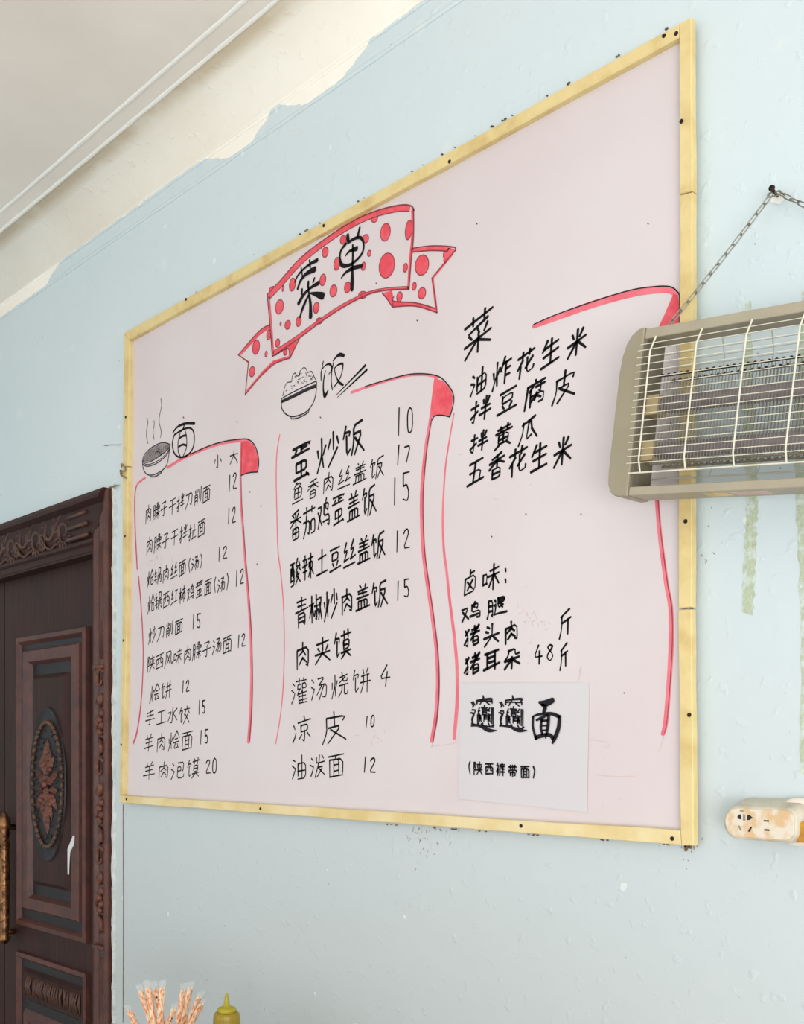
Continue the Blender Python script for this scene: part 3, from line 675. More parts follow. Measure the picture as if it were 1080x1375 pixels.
for tri in (cb([(680, 424), (720, 413), (725, 440), (726, 480), (716, 476)]), cb([(238, 676), (324, 622), (285, 698), (283, 668), (275, 660)]), cb([(800, 238), (885, 226), (980, 230), (960, 242), (890, 244), (806, 250)]),
            cb([(960, 232), (990, 240), (975, 262), (945, 300), (938, 285)]), cb([(66, 688), (110, 715), (112, 722), (100, 712)]), cb([(95, 856), (100, 838), (160, 766), (160, 778)]), cb([(725, 456), (820, 466), (910, 492), (914, 508), (820, 481), (722, 484)]), cb([(65, 686), (150, 590), (198, 560), (199, 574), (155, 604), (78, 688)]), cb([(158, 766), (215, 712), (288, 690), (286, 702), (218, 728), (162, 780)]), cb([(888, 360), (990, 240), (980, 262), (898, 362), (914, 492), (905, 492)])):
    area_(bm, tri, 2, 0)
stroke(bm, cb([(806, 70), (806, 180), (795, 300), (789, 402)]), 2.6, 2); stroke(bm, cb([(196, 440), (206, 560), (214, 680)]), 2.2, 2)
hd = bput('heading_ribbon', bm, M['red'], label='hand drawn red ribbon heading with red spots', keep=True)
bm = bmesh.new()
for l in (top+cb([(815, 72)]), bot): stroke(bm, l, 1.4300000000000002, 3)
stroke(bm, topi, 0.8800000000000001, 3); stroke(bm, boti, 0.77, 3); stroke(bm, right, 1.6500000000000001, 3); stroke(bm, left, 1.6500000000000001, 3)
for l in ([(806, 234), (890, 223), (982, 228), (991, 243)], [(991, 243), (940, 300), (891, 360)], [(891, 360), (903, 430), (913, 508)], [(913, 508), (820, 480), (722, 484)], [(722, 484), (700, 450), (678, 424)], [(806, 250), (890, 243), (960, 246)],
          [(200, 558), (150, 590), (65, 688)], [(65, 688), (85, 702), (108, 720)], [(108, 720), (101, 790), (94, 858)], [(94, 858), (160, 779), (220, 726), (286, 701)], [(286, 701), (305, 660), (325, 620)], [(728, 440), (730, 460), (820, 466), (905, 490)], [(222, 690), (275, 660), (283, 690)]):
    stroke(bm, cb(l), 1.32, 3)
bput('ribbon_outline', bm, M['maroon'], hd, keep=True)
dots([(240, 483, 17, 31), (275, 560, 12, 19), (232, 637, 9, 18), (212, 412, 16, 16), (295, 388, 13, 28), (322, 545, 11, 22), (397, 487, 12, 24), (425, 368, 13, 25), (435, 250, 13, 22), (470, 415, 15, 26), (485, 300, 13, 28), (512, 197, 13, 19), (530, 400, 13, 24), (595, 432, 18, 15), (598, 310, 9, 18),
      (608, 192, 13, 18), (623, 255, 8, 13), (645, 105, 14, 18), (692, 165, 21, 38), (698, 307, 33, 54), (791, 155, 14, 42), (777, 316, 9, 19), (410, 543, 14, 13), (245, 555, 3, 8), (255, 405, 4, 12),
      (848, 305, 29, 44), (848, 425, 16, 25), (815, 395, 9, 17), (752, 440, 12, 21), (952, 260, 13, 22), (140, 655, 15, 31), (183, 684, 5, 12), (123, 760, 12, 22), (194, 602, 9, 22), (265, 677, 8, 13)], hd)
# ---- column borders
def border(lines, curls, label, darks=()):
    bmp = bmesh.new(); bmd = bmesh.new(); bmr = bmesh.new(); bmk = bmesh.new()
    for pts, w in lines: stroke(bmp, pts, [q*1.12 for q in w] if isinstance(w, list) else w*1.15, 0)
    for pts, w in darks: stroke(bmd, pts, [q*.85 for q in w] if isinstance(w, list) else w*.8, 2)
    for pts, outline in curls:
        area_(bmr, pts, 1, 0); 
        for o in outline: stroke(bmk, o, 1.3, 3)
    o = bput('column_border', bmp, M['pink'], label=label, keep=True)
    bput('border_shade', bmd, M['maroon'], o, keep=True)
    if curls: bput('page_curl', bmr, M['red'], o, keep=True); bput('border_outline', bmk, M['ink_thin'], o, keep=True)
    else: bmr.free(); bmk.free()
L1 = [(195.6, 641.6), (189, 646), (183.6, 652.4), (181.2, 667), (181.4, 703), (182.8, 734), (184.4, 764)]
L1b = [(186, 774), (189.5, 812), (192.3, 867), (191.7, 911), (188.4, 954), (183.6, 985), (179, 998)]
T1 = [(225, 628), (243, 617), (262, 608), (282, 600), (303, 594), (323, 591.5), (333, 592)]
R1 = [(324, 595), (323, 638), (323.8, 675), (326.5, 713.5), (329.5, 754), (333.5, 800), (337, 856), (338, 911), (337, 955), (334, 996)]
border([(L1, 2.2), (L1b, [2.2, 2.2, 2, 2, 2.4, 2.8, 3]), (T1, [3.2]*7), (R1, [2.6, 2.6, 3, 3, 3.2, 3.6, 4, 4.4, 5, 5])],
       [([(327, 592.5), (334, 592), (340.5, 597), (345.5, 608), (347.2, 621), (345.6, 633.5), (335, 635), (322.5, 638.5), (323.2, 615), (324, 592.5)],
         [[(256, 610), (282, 598.5), (303, 592.5), (323, 589.8), (333, 590), (341, 596), (346, 607.6), (347.8, 622), (346, 634)], [(346, 634), (335, 634.8), (324, 638.5)]])],
       'red border round the left column with a curled corner', [(L1[2:], .8), (L1b, .8), ([(a+1.2, b) for a, b in R1], [.8, 1, 1.2, 1.4, 1.4, 1.6, 1.6, 1.8, 2, 1.6])])
L2 = [(376, 583.7), (372.4, 604.5), (371, 635.6), (371.9, 687), (373.5, 739), (377, 768), (380.7, 810.6), (382, 866), (380.5, 921), (376.6, 962), (370.5, 998.5)]
T2 = [(472, 527), (502.6, 516.8), (541.5, 506), (565, 503.4), (580, 505), (588, 508)]
R2 = [(584, 512), (581, 540), (578.5, 562), (572, 602), (567.7, 648.5), (566.6, 687), (569, 741), (574.4, 783), (581.5, 832), (586.8, 877), (588.3, 921), (585.6, 963), (580, 995)]
L3 = [(610, 555), (605, 583.7), (599, 622.6), (596, 661.5), (594.8, 700), (596.5, 740), (600, 767), (604.6, 810), (610, 852), (613.7, 893), (614.3, 935), (612.5, 965), (610, 991.6)]
border([(L2, 1.5), (T2, [3, 2.2, 1.8, 1.8, 2, 3]), (R2, [2.4, 3.4, 4, 4.4, 4.8, 5, 5, 5, 5, 4.8, 5, 5.2, 5])],
       [([(586.5, 509), (594.6, 511), (604.5, 521.5), (608.5, 532), (607.2, 547.4), (603.6, 559.5), (593, 557.8), (580, 560), (579.5, 545), (581.5, 528), (583.5, 508.5)],
         [[(490, 519.5), (502.6, 515.3), (541.5, 504.4), (564.8, 501.8), (588, 505), (601, 515.5), (609, 529), (609.4, 542), (604.5, 560)], [(604.5, 560), (593, 557.5), (584, 559), (581, 564)]])],
       'red border round the middle column with a curled corner', [([(a+1.8, b) for a, b in R2[2:]], [1.6, 2, 1.8, 1.4, 1.6, 1.6, 1.8, 2.2, 2.2, 2.2, 1.2])])
T3 = [(717, 438), (747, 426.5), (797, 408.5), (847, 394.5), (880, 389), (900, 389.5), (909, 396)]
R3 = [(882, 660), (884, 690), (887.5, 725.5), (895.3, 783.6), (901, 816.4), (901.8, 860), (899, 914.5), (894.4, 969), (890.5, 985.5)]
border([(L3, [1.6, 1.8, 2, 2.2, 2.6, 3, 3.2, 3.4, 3.8, 4, 4.2, 4.4, 4]), (T3, [5, 6.5, 7, 7, 7, 6, 5]), (R3, [4.4, 4.6, 4.8, 5, 5, 5.4, 5.4, 5.2, 4.6])],
       [([(905, 394), (911, 397), (912.3, 408), (912, 441), (884, 441), (893, 422)],
         [[(717, 436), (747, 422.7), (797, 405), (847, 389.8), (880, 385), (900, 385), (910, 391.7), (913, 400), (913, 433)]])],
       'red border over the right column', [([(a+1.6, b) for a, b in R3], [1.2, 1, 1, 1.2, 1.2, 1, 1, .8, .6])])
# ---- small drawings
bm = bmesh.new()
k3 = 1/3.857
def c3(l): return [(360+a*k3, 480+b*k3) for a, b in l]
stroke(bm, c3([(70, 215), (72, 262), (92, 292), (122, 306), (160, 300), (200, 280), (232, 240), (248, 190), (252, 128)]), 1.5, 0)
stroke(bm, c3([(70, 214), (120, 185), (200, 145), (252, 122)]), 1.3, 0); stroke(bm, c3([(74, 230), (130, 205), (200, 170), (250, 150)]), 2.6, 0); stroke(bm, c3([(74, 222), (130, 195), (200, 160), (250, 140)]), 1.2, 0)
stroke(bm, c3([(120, 308), (124, 318), (160, 312), (205, 288), (214, 268)]), 1.4, 0)
stroke(bm, c3([(77, 200), (84, 165), (92, 140), (104, 128), (122, 126), (126, 98), (140, 80), (150, 96), (162, 92), (166, 72), (186, 52), (200, 62), (206, 78), (226, 72), (238, 96), (249, 118)]), 1.0, 0, sm=2)
rnd = random.Random(2)
for i in range(46):
    t = rnd.random(); x = 86+t*150; y = (175-t*62)-rnd.random()*(50*math.sin(math.pi*t)+12); stroke(bm, c3([(x, y), (x+3, y+2), (x+5, y-2)]), .55, 0, sm=1)
bput('rice_bowl_drawing', bm, M['ink_thin'], label='ink drawing of a bowl heaped with rice', keep=True)
bm = bmesh.new(); stroke(bm, [(451.5, 531), (491, 490.5)], [.9, 3.0], 0); stroke(bm, [(453.5, 533.5), (493, 496.5)], [.9, 2.8], 0)
bput('chopsticks_drawing', bm, M['ink'], keep=True)
k1 = 1/4.91
def c1(l): return [(160+a*k1, 520+b*k1) for a, b in l]
bm = bmesh.new(); area_(bm, c1([(158, 482), (170, 450), (204, 412), (250, 384), (290, 372), (328, 378), (333, 390), (300, 425), (250, 462), (210, 484), (178, 490)]), 0)
nb = bput('noodle_bowl_drawing', bm, M['grey_ink'], label='ink drawing of a shaded bowl with steam', keep=True)
bm = bmesh.new()
stroke(bm, c1([(156, 482), (165, 450), (200, 410), (250, 378), (290, 366), (330, 374), (336, 392), (300, 430), (250, 466), (208, 490), (176, 496), (156, 482)]), 1.1, 2)
stroke(bm, c1([(157, 494), (185, 510), (240, 494), (300, 450), (336, 402)]), .9, 2); stroke(bm, c1([(157, 506), (186, 522), (245, 504), (305, 458), (335, 412)]), 1.1, 2)
stroke(bm, c1([(155, 484), (158, 525), (170, 558), (192, 578), (232, 576), (285, 548), (318, 505), (335, 400)]), 1.2, 2)
stroke(bm, c1([(205, 590), (236, 590), (265, 575), (284, 556)]), 1.3, 2)
for x in range(0, 11): stroke(bm, c1([(180+x*14, 470-x*6), (200+x*12, 420-x*4)]), .5, 2)
stroke(bm, c1([(240, 430), (262, 424), (278, 448)]), 1, 2)
for l in ([(183, 203), (190, 235), (182, 285), (182, 330), (192, 370)], [(230, 220), (233, 245), (225, 290), (232, 345)], [(276, 75), (281, 120), (268, 185), (265, 230), (278, 290), (274, 332)]): stroke(bm, c1(l), .8, 2)
bput('bowl_outline', bm, M['ink_thin'], nb, keep=True)
bm = bmesh.new()
stroke(bm, c1([(354, 302), (385, 262), (436, 240), (498, 239)]), [1.8, 2.4, 3, 3.4], 0); stroke(bm, c1([(430, 246), (424, 272), (408, 290)]), 2.2, 0)
stroke(bm, c1([(362, 322), (352, 380), (366, 436), (400, 462), (448, 450), (484, 408), (496, 350), (490, 290), (462, 268), (420, 280), (380, 304)]), 2.1, 0, True)
stroke(bm, c1([(404, 300), (390, 360), (390, 420), (404, 455)]), 1.4, 0); stroke(bm, c1([(436, 284), (446, 340), (444, 400), (424, 452)]), 1.4, 0)
for l in ([(394, 340), (420, 322), (444, 318)], [(394, 392), (420, 378), (444, 384)]): stroke(bm, c1(l), 2.4, 0)
bput('lettering', bm, M['ink'], label='bold rounded black character for noodles', keep=True)
# ---- handwriting
RND = random.Random(42)
def chaikin(p):
    if len(p) < 3: return p
    o = [p[0]]
    for a, b in zip(p, p[1:]): o += [(a[0]*.8+b[0]*.2, a[1]*.8+b[1]*.2), (a[0]*.2+b[0]*.8, a[1]*.2+b[1]*.8)]
    return o+[p[-1]]
def write(bm, text, quad, w, gap=.12, y=None, slant=0.0, jit=2.2, yb=None, brush=False, wid=None, rise=.10):
    """text: list of character keys, quad = (xl, top, bottom, xr, top, bottom) in photo pixels on the board plane"""
    yb = BY if yb is None else yb; y = IY[0] if y is None else y
    xl, a0, a1, xr, b0_, b1 = quad
    TL, BL = Vector(XZ(xl, a0, yb)), Vector(XZ(xl, a1, yb)); TR, BR = Vector(XZ(xr, b0_, yb)), Vector(XZ(xr, b1, yb))
    wid = wid or [.45 if c in '()' else (.3 if c == ':' else 1) for c in text]; tot = sum(wid)+gap*(len(text)-1); x = 0
    s = px_size((xl+xr)/2, yb)*1.55*w
    for c, wd in zip(text, wid):
        u0, u1 = x/tot, (x+wd)/tot; x += wd+gap
        ju, jv, sc = RND.uniform(-.03, .03)*(u1-u0), RND.uniform(-.05, .05), RND.uniform(.92, 1.02)
        if len(text) == 1: ju = jv = 0; sc = 1
        for st in strokes(c):
            pts = []
            for gx, gy in chaikin([(gx+RND.uniform(-jit, jit), gy+RND.uniform(-jit, jit)) for gx, gy in st]):
                fx = .5+((gx/99)-.5)*sc+slant*(.5-gy/99); fy = .5+((gy/99)-.5)*sc+jv-(rise*(gx/99-.5) if c not in '0123456789():' else 0)
                u = u0+(u1-u0)*fx+ju
                pts.append((TL+(TR-TL)*u)*(1-fy)+(BL+(BR-BL)*u)*fy)
            n = len(pts)
            if brush: ws = [s*(.75+.75*abs(2*i/(n-1)-1)**1.5) for i in range(n)]; ws[-1] *= .8
            else: ws = [s*(1.12-.32*i/(n-1))*(1.2 if c.isdigit() else 1) for i in range(n)]
            ribbon(bm, pts, ws, y)
def text_line(segs, ink='ink_thin', parent=None, label=None, keep=None):
    bm = bmesh.new()
    for sg in segs: write(bm, *sg[:3], **(sg[3] if len(sg) > 3 else {}))
    return bput('lettering', bm, M[ink], parent, label, keep=True)
T = list
# heading
def c9(l): return [(385+a/9.82, 295+b/9.82) for a, b in l]
bm = bmesh.new()
for l, w in (([(110, 825), (150, 740), (230, 650), (330, 575), (410, 535)], [1.8, 2.4, 2.6, 3.4, 4.4]), ([(195, 635), (212, 745)], [2, 2]), ([(305, 535), (316, 635)], [2.2, 2]),
             ([(148, 915), (190, 800), (270, 710), (375, 655)], [3, 3.6, 4.6, 6.6]), ([(205, 920), (203, 980)], [3.2, 3.4]), ([(290, 820), (288, 890)], [3.4, 3.2]), ([(372, 770), (352, 825)], [2.4, 2.6]),
             ([(160, 1105), (230, 990), (320, 900), (425, 835)], [5, 4, 3.2, 5]), ([(288, 880), (300, 990), (318, 1120), (320, 1285)], [2, 3, 4.4, 6]), ([(290, 1000), (240, 1110), (205, 1200), (178, 1290)], [2.5, 4, 3.4, 2]), ([(320, 970), (400, 985), (480, 1010)], [2, 5.4, 8])):
    stroke(bm, c9(l), w, 4)
bput('lettering', bm, M['ink'], label='bold black first character of the heading', keep=True)
bm = bmesh.new()
for l, w in (([(808, 200), (815, 275)], [4.2, 5]), ([(968, 105), (940, 225)], [3, 3.6]), ([(790, 315), (725, 400), (705, 500), (735, 600), (830, 600), (930, 530), (1005, 430), (1018, 310), (980, 240), (900, 250), (815, 305)], [3.4, 3, 3, 4.6, 3.6, 3, 3, 3, 3.6, 3.4, 3.4]),
             ([(780, 480), (830, 420), (930, 380)], [1.4, 3, 5.4]), ([(875, 335), (878, 450), (872, 640), (868, 800), (866, 925)], [2.6, 3, 3.4, 5.4, 5]), ([(725, 770), (780, 700), (880, 640), (1000, 612)], [1.6, 3, 4.4, 4])):
    stroke(bm, c9(l), w, 4)
bput('lettering', bm, M['ink'], label='bold black second character of the heading with a round top', keep=True)
# left column
text_line([(T('小'), (286.5, 612, 630, 299, 610, 627), 1.1), (T('大'), (308.5, 607, 623, 320, 604, 622), 1.2)])
D = dict(jit=1.5)
for s, q, num, nq in ((T('肉臊子干拌刀削面'), (195, 680, 703, 283, 650, 671), '12', (305.5, 638, 660.5, 318.5, 635, 657)),
                      (T('肉臊子干拌扯面'), (196, 723, 746, 276, 696, 719), '12', (304.5, 684, 705.5, 317, 680, 702)),
                      (T('炝锅肉丝面(汤)'), (197.5, 768, 790, 273.5, 743, 762), '12', (291, 736, 754.5, 305.5, 732, 750)),
                      (T('炝锅西红柿鸡蛋面(汤)'), (198.5, 800, 823, 309, 770, 791), '12', (315, 767, 789, 328, 763, 785)),
                      (T('炒刀削面'), (199.5, 843, 864, 245.5, 831, 850), '15', (257, 826, 845, 270, 823, 842)),
                      (T('陕西风味肉臊子汤面'), (197.5, 881, 902, 312, 852, 874), '12', (317.5, 853, 870, 330, 850, 868)),
                      (T('烩饼'), (200.5, 922, 944, 231, 914, 938), '12', (243, 915, 931, 255, 912, 928)),
                      (T('手工水饺'), (195, 954, 975, 255, 947, 971), '15', (265, 942, 960.5, 276.5, 939, 957)),
                      (T('羊肉烩面'), (193, 986, 1012, 259.5, 981, 1006), '15', (267, 981, 1000, 280.5, 978, 998)),
                      (T('羊肉泡馍'), (192.5, 1024, 1048, 268.5, 1018, 1046), '20', (275.5, 1020, 1040, 292.5, 1018, 1038))):
    text_line([(s, q, 1.15, dict(gap=.12, jit=1.8, slant=.09, rise=.14)), (T(num), nq, 1.15, dict(gap=.1, slant=.08, jit=1))])
# middle column
def c19(l): return [(425+a/19.64, 470+b/19.64) for a, b in l]
bm = bmesh.new()
for l, w in (([(185, 300), (150, 480), (125, 640), (128, 800)], [1.6, 1.6, 1.8, 1.4]), ([(165, 490), (250, 400), (340, 370), (400, 430), (400, 530), (330, 635)], [1.2, 1.6, 2.6, 2.4, 1.6, 1.2]), ([(240, 550), (205, 720), (185, 900), (190, 1100), (230, 1210), (310, 1060)], [1.4, 1.8, 2.2, 2.6, 4.4, 1.6]),
             ([(440, 290), (520, 190), (620, 120), (730, 150)], [1.4, 2.6, 4, 3.4]), ([(455, 330), (410, 560), (395, 760), (400, 900), (425, 1050)], [1.6, 1.5, 1.5, 1.6, 1.6]), ([(470, 490), (580, 390), (680, 360), (705, 410), (670, 620), (610, 770), (540, 880), (455, 985)], [1.6, 2, 2.6, 2, 1.6, 1.6, 1.8, 1.6]), ([(480, 500), (505, 640), (560, 780), (620, 870), (710, 920)], [1.4, 1.6, 2, 3, 2.6])):
    stroke(bm, c19(l), w, 0)
bput('lettering', bm, M['ink'], label='bold black character for rice', keep=True)
for segs in ([(T('蛋'), (391.5, 602, 647, 418, 592, 638), 2.7, dict(jit=1.2)), (T('炒'), (425.5, 590, 634, 456, 578, 622), 2.4, dict(jit=1.2)), (T('饭'), (460.5, 573, 616, 489.5, 563, 606), 2.5, dict(jit=1.2)), (T('10'), (530, 549, 589, 556.5, 543, 579), 1.25, dict(gap=.25, jit=1))],
             [(T('鱼香肉丝盖饭'), (393, 650, 677, 516, 612, 640), 1.35, dict(gap=.22, slant=.08)), (T('17'), (530, 599, 625, 552.5, 594, 619), 1.3, dict(gap=.2, slant=.12, jit=1))],
             [(T('番茄鸡蛋盖饭'), (389, 687, 727, 506, 649, 688), 1.85, dict(gap=.12)), (T('15'), (524.5, 641, 679, 552, 634, 673), 1.3, dict(gap=.2, jit=1))],
             [(T('酸辣土豆丝盖饭'), (389.5, 752, 787, 518, 712, 747), 1.95, dict(gap=.1)), (T('12'), (528.5, 713, 742, 551, 708, 738), 1.2, dict(gap=.2, jit=1))],
             [(T('青椒炒肉盖饭'), (396, 804, 842, 520.5, 777, 811), 1.95, dict(gap=.1)), (T('15'), (530, 780, 806, 551.5, 776, 802), 1.2, dict(gap=.2, jit=1))],
             [(T('肉夹馍'), (396, 863, 898, 473, 846, 884), 2.0, dict(gap=.16))],
             [(T('灌汤烧饼'), (391.5, 913, 946, 497.5, 897, 930), 1.3, dict(gap=.2)), (T('4'), (509, 896, 923, 526, 892, 920), 1.2, dict(slant=.15))],
             [(T('凉'), (392.5, 966, 1000, 418, 961, 995), 1.5), (T('皮'), (433, 957, 999, 465.5, 953, 995), 1.7), (T('10'), (489, 963, 978, 504, 959, 975), 1.1, dict(slant=.15, jit=1))],
             [(T('油泼面'), (391.5, 1016, 1047, 463, 1012, 1043), 1.4, dict(gap=.2)), (T('12'), (485.5, 1017, 1038, 505.5, 1016, 1038), 1.3, dict(gap=.1, slant=.12, jit=1))]):
    text_line(segs, 'ink')
# right column
for segs in ([(T('菜'), (622, 432, 483, 663, 411, 462), 1.9, dict(slant=.08))],
             [(T('油炸花生米'), (632, 498, 532, 789, 436, 472), 1.8, dict(gap=.22, slant=.1))],
             [(T('拌豆腐皮'), (632, 539, 568, 773, 492, 531), 1.8, dict(gap=.28, slant=.1))],
             [(T('拌黄瓜'), (631, 583, 609, 724, 556, 590), 1.7, dict(gap=.26, slant=.1))],
             [(T('五香花生米'), (628, 619, 651, 769, 583, 622), 1.8, dict(gap=.16, slant=.1))],
             [(T('卤味:'), (620.5, 766, 799, 684, 757, 791), 1.5, dict(gap=.3, slant=.06))],
             [(T('鸡腿'), (620.5, 812, 834, 682, 799, 825), 1.8, dict(gap=.3))],
             [(T('猪头肉'), (623, 845, 869, 699, 830, 860), 1.8, dict(gap=.2)), (T('斤'), (751, 821, 855, 769, 817, 850), 1.5)],
             [(T('猪耳朵'), (623, 880, 906, 699, 869, 896), 1.9, dict(gap=.15)), (T('48'), (716, 868, 894, 746, 865, 888), 1.5, dict(jit=1, gap=.2)), (T('斤'), (752, 866, 897, 764, 863, 894), 1.4)]):
    text_line([(a, b, c, dict(dict(brush=True, rise=.24), **(d[0] if d else {}))) for a, b, c, *d in segs], 'ink')
# rubbed-out writing and stray lines
bm = bmesh.new(); rnd = random.Random(9)
for cx, cy, n, sx, sy in ((715, 832, 26, 14, 18), (800, 1020, 8, 30, 25), (505, 995, 10, 12, 14), (215, 752, 8, 12, 4), (690, 640, 5, 30, 20)):
    for i in range(n):
        x = cx+rnd.gauss(0, sx); y = cy+rnd.gauss(0, sy); a = rnd.uniform(0, 3.1); l = rnd.uniform(1.5, 6); stroke(bm, [(x, y), (x+l*math.cos(a), y-l*math.sin(a))], [1, .5], 0)
for l in ([(583, 994), (579, 1004)], [(892, 988), (888, 1002), (884, 1010)], [(792, 993), (815, 996)], [(800, 1040), (830, 1043), (855, 1042)], [(580, 1002), (600, 1000), (616, 996)], [(778, 902), (781, 896), (776, 918)]): stroke(bm, l, .8, 0)
bput('smudge', bm, M['smudge'], kind='stuff', keep=True)
bm = bmesh.new()
for x, y in ((350, 679), (335, 660), (838, 930), (915, 160), (345, 757), (780, 690), (560, 430), (706, 690), (870, 300), (246, 560), (318, 566), (505, 380), (640, 300), (430, 560), (660, 720)):
    stroke(bm, [(x, y), (x+1.2, y+1)], 1.3, 0)
bput('speck', bm, M['dirt'], kind='stuff', keep=True)

# ------------------------------------------------------------------ paper notice
NY = BY-.0022
NO = Vector((P(617, 1072, BY).x, NY, P(617, 1072, BY).z))
notice = tag(empty('paper_notice', NO), 'white paper notice with bold black print taped to the lower right of the menu board', 'notice')
c4 = [P(618, 917, BY), P(792, 916.5, BY), P(789, 1090.5, BY), P(616.7, 1072.5, BY)]
bm = bmesh.new(); n = 12; g = []
for i in range(n+1):
    row = []
    for j in range(n+1):
        u, v = i/n, j/n; p = (c4[0]*(1-u)+c4[1]*u)*(1-v)+(c4[3]*(1-u)+c4[2]*u)*v
        p.y = BY-.0009-.0006*(math.sin(5*u+2*v)*.5+.5); row.append(bm.verts.new(p))
    g.append(row)
for i in range(n):
    for j in range(n): bm.faces.new((g[i][j], g[i][j+1], g[i+1][j+1], g[i+1][j]))
bmesh.ops.recalc_face_normals(bm, faces=bm.faces)
bmesh.ops.solidify(bm, geom=bm.faces[:], thickness=.0003)
bmesh.ops.translate(bm, verts=bm.verts, vec=-NO); sheet = obj('sheet', bm, M['paper'], notice, False)
def nput(segs, label):
    bm = bmesh.new()
    for sg in segs: write(bm, sg[0], sg[1], sg[2], y=NY, yb=BY, **sg[3])
    face_room(bm); bmesh.ops.translate(bm, verts=bm.verts, vec=-NO); o = obj('lettering', bm, M['print'], notice, sharp='keep'); o['label'] = label; o['kind'] = 'stuff'
nput([(['biang'], (634, 938, 978, 665, 938, 980), 1.5, dict(jit=.3, rise=0)), (['biang'], (672, 939, 980, 705, 940, 983), 1.5, dict(jit=.3, rise=0))], 'two very dense large black printed characters')
bm = bmesh.new()
for x0, x1 in ((632, 668), (670, 709)):          # the heavy foot and head strokes
    w = x1-x0
    for pts, ws in (([(x0+2, 975), (x0+w*.35, 975), (x0+w*.7, 980.5), (x1, 981)], [1.5, 2.2, 4.2, 1]), ([(x0+2, 943), (x0+5, 946), (x0+4, 950)], [1.5, 3, 1.5]), ([(x0+1, 957), (x0+5.5, 959), (x0+3, 966), (x0+5, 973)], [1.5, 2.6, 2, 2]),
                    ([(x0+w*.27, 941), (x0+w*.25, 946)], [2.4, 1.4]), ([(x0+w*.27, 940.5), (x0+w*.8, 938.5), (x0+w*.76, 943)], [1.6, 2.6, 1.2]), ([(x0+w*.5, 934), (x0+w*.52, 938)], [1.6, 2.8])):
        stroke(bm, pts, ws, 0, y=NY-.0001)
def c7(l): return [(625+a/7.714, 925+b/7.714) for a, b in l]
for l, w in (([(775, 140), (840, 150), (915, 118)], [3, 7, 6]), ([(800, 165), (835, 190), (820, 240)], [3, 5, 4]), ([(712, 290), (708, 380), (722, 450), (742, 515)], [3, 3, 3, 4]), ([(705, 290), (770, 265), (900, 258), (980, 290)], [2, 2.6, 3.6, 4]),
             ([(985, 285), (975, 400), (940, 500), (912, 560)], [4.4, 5, 5, 3]), ([(740, 505), (800, 485), (880, 478), (915, 510)], [4, 4.4, 4, 5]), ([(745, 325), (800, 300), (860, 270)], [2.4, 3.4, 2.4]), ([(800, 320), (792, 400), (808, 470)], [3.4, 3.4, 3]), ([(872, 280), (866, 380), (850, 470)], [4, 4, 3.4]),
             ([(800, 330), (860, 330)], [2.6, 2.6]), ([(805, 385), (860, 380)], [1.6, 1.6]), ([(812, 430), (855, 425)], [1.6, 1.6]), ([(838, 470), (842, 512)], [1.6, 1.4])):
    stroke(bm, c7(l), w, 0, y=NY-.0001)
face_room(bm); bmesh.ops.translate(bm, verts=bm.verts, vec=-NO); obj('lettering', bm, M['print'], notice, sharp='keep')['kind'] = 'stuff'
nput([(T('(陕西裤带面)'), (628.5, 1022, 1039, 722, 1029, 1046), 1.5, dict(jit=.8, gap=.28, rise=.05))], 'small black printed line in brackets')
# ------------------------------------------------------------------ insect killer
KY = -.10; TH = math.radians(7.3); KO = P(843.5, 665.4, KY); KH, KL, KD = .238, .54, .05
kill = tag(empty('insect_killer', KO, (0, TH, 0)), 'beige electric insect killer with cream wire guard hung from a chain at a tilt', 'insect killer')
def kput(name, bm, m, parent=None, label=None, kind=None, smooth=False):
    o = obj(name, bm, m, parent or kill, smooth)
    if label: o['label'] = label
    if kind: o['kind'] = kind
    return o
capo = [(0, -.001), (0, .240), (-.010, .239), (-.021, .232), (-.029, .220), (-.034, .203), (-.0365, .18), (-.0375, .10), (-.038, .035), (-.0365, .018), (-.031, .006), (-.022, .0), (-.012, -.002)]
for s in (0, 1):
    bm = bmesh.new(); prism(bm, [(x, z) if s == 0 else (KL-x, z) for x, z in capo], -.003, KD+.003, .0015); cap_ = kput('end_cap', bm, M['taupe'])
    bm = bmesh.new(); xa, xb = (0.0, .004) if s == 0 else (KL-.004, KL); box(bm, xa, xb, .002, KD-.002, .011, .224); kput('inner_plate', bm, M['inner'], cap_)
    for z in (.133, .067):
        bm = bmesh.new(); x0 = .004 if s == 0 else KL-.024; box(bm, x0, x0+.02, .016, .042, z-.014, z+.014); kput('lamp_holder', bm, mat('tan_lamp_holder', (176, 158, 118), .5) if s == 0 and z > .1 else bpy.data.materials['tan_lamp_holder'], cap_)
for z0, z1, nme in ((.224, .2385, 'top_rail'), (0, .0125, 'bottom_rail')):
    bm = bmesh.new(); box(bm, .0005, KL-.0005, 0, KD, z0, z1)
    bmesh.ops.bevel(bm, geom=bm.edges[:], offset=.001, segments=1, affect='EDGES'); rl = kput(nme, bm, M['rail'])
for x0, x1, m in ((.118, .152, 'amber'), (.160, .182, 'pinklabel'), (.185, .212, 'pinklabel')):
    bm = bmesh.new(); box(bm, x0, x1, .012, .036, -.0006, .0002); kput('sticker', bm, M[m], rl)
bm = bmesh.new(); lathe(bm, [(.0001, -.0016), (.003, -.0012), (.0035, .0002)], (.042, .02, 0), 10); kput('screw', bm, M['steel'], rl)
zs = [.2145-.01*i for i in range(18)]
vx = [.021+.0755*i for i in range(7)]
def bow(z): return -.0105 if .045 < z < .205 else (-.0105*(1-abs(z-(.205 if z > .1 else .045))/.02) if True else 0)
hmesh = {}
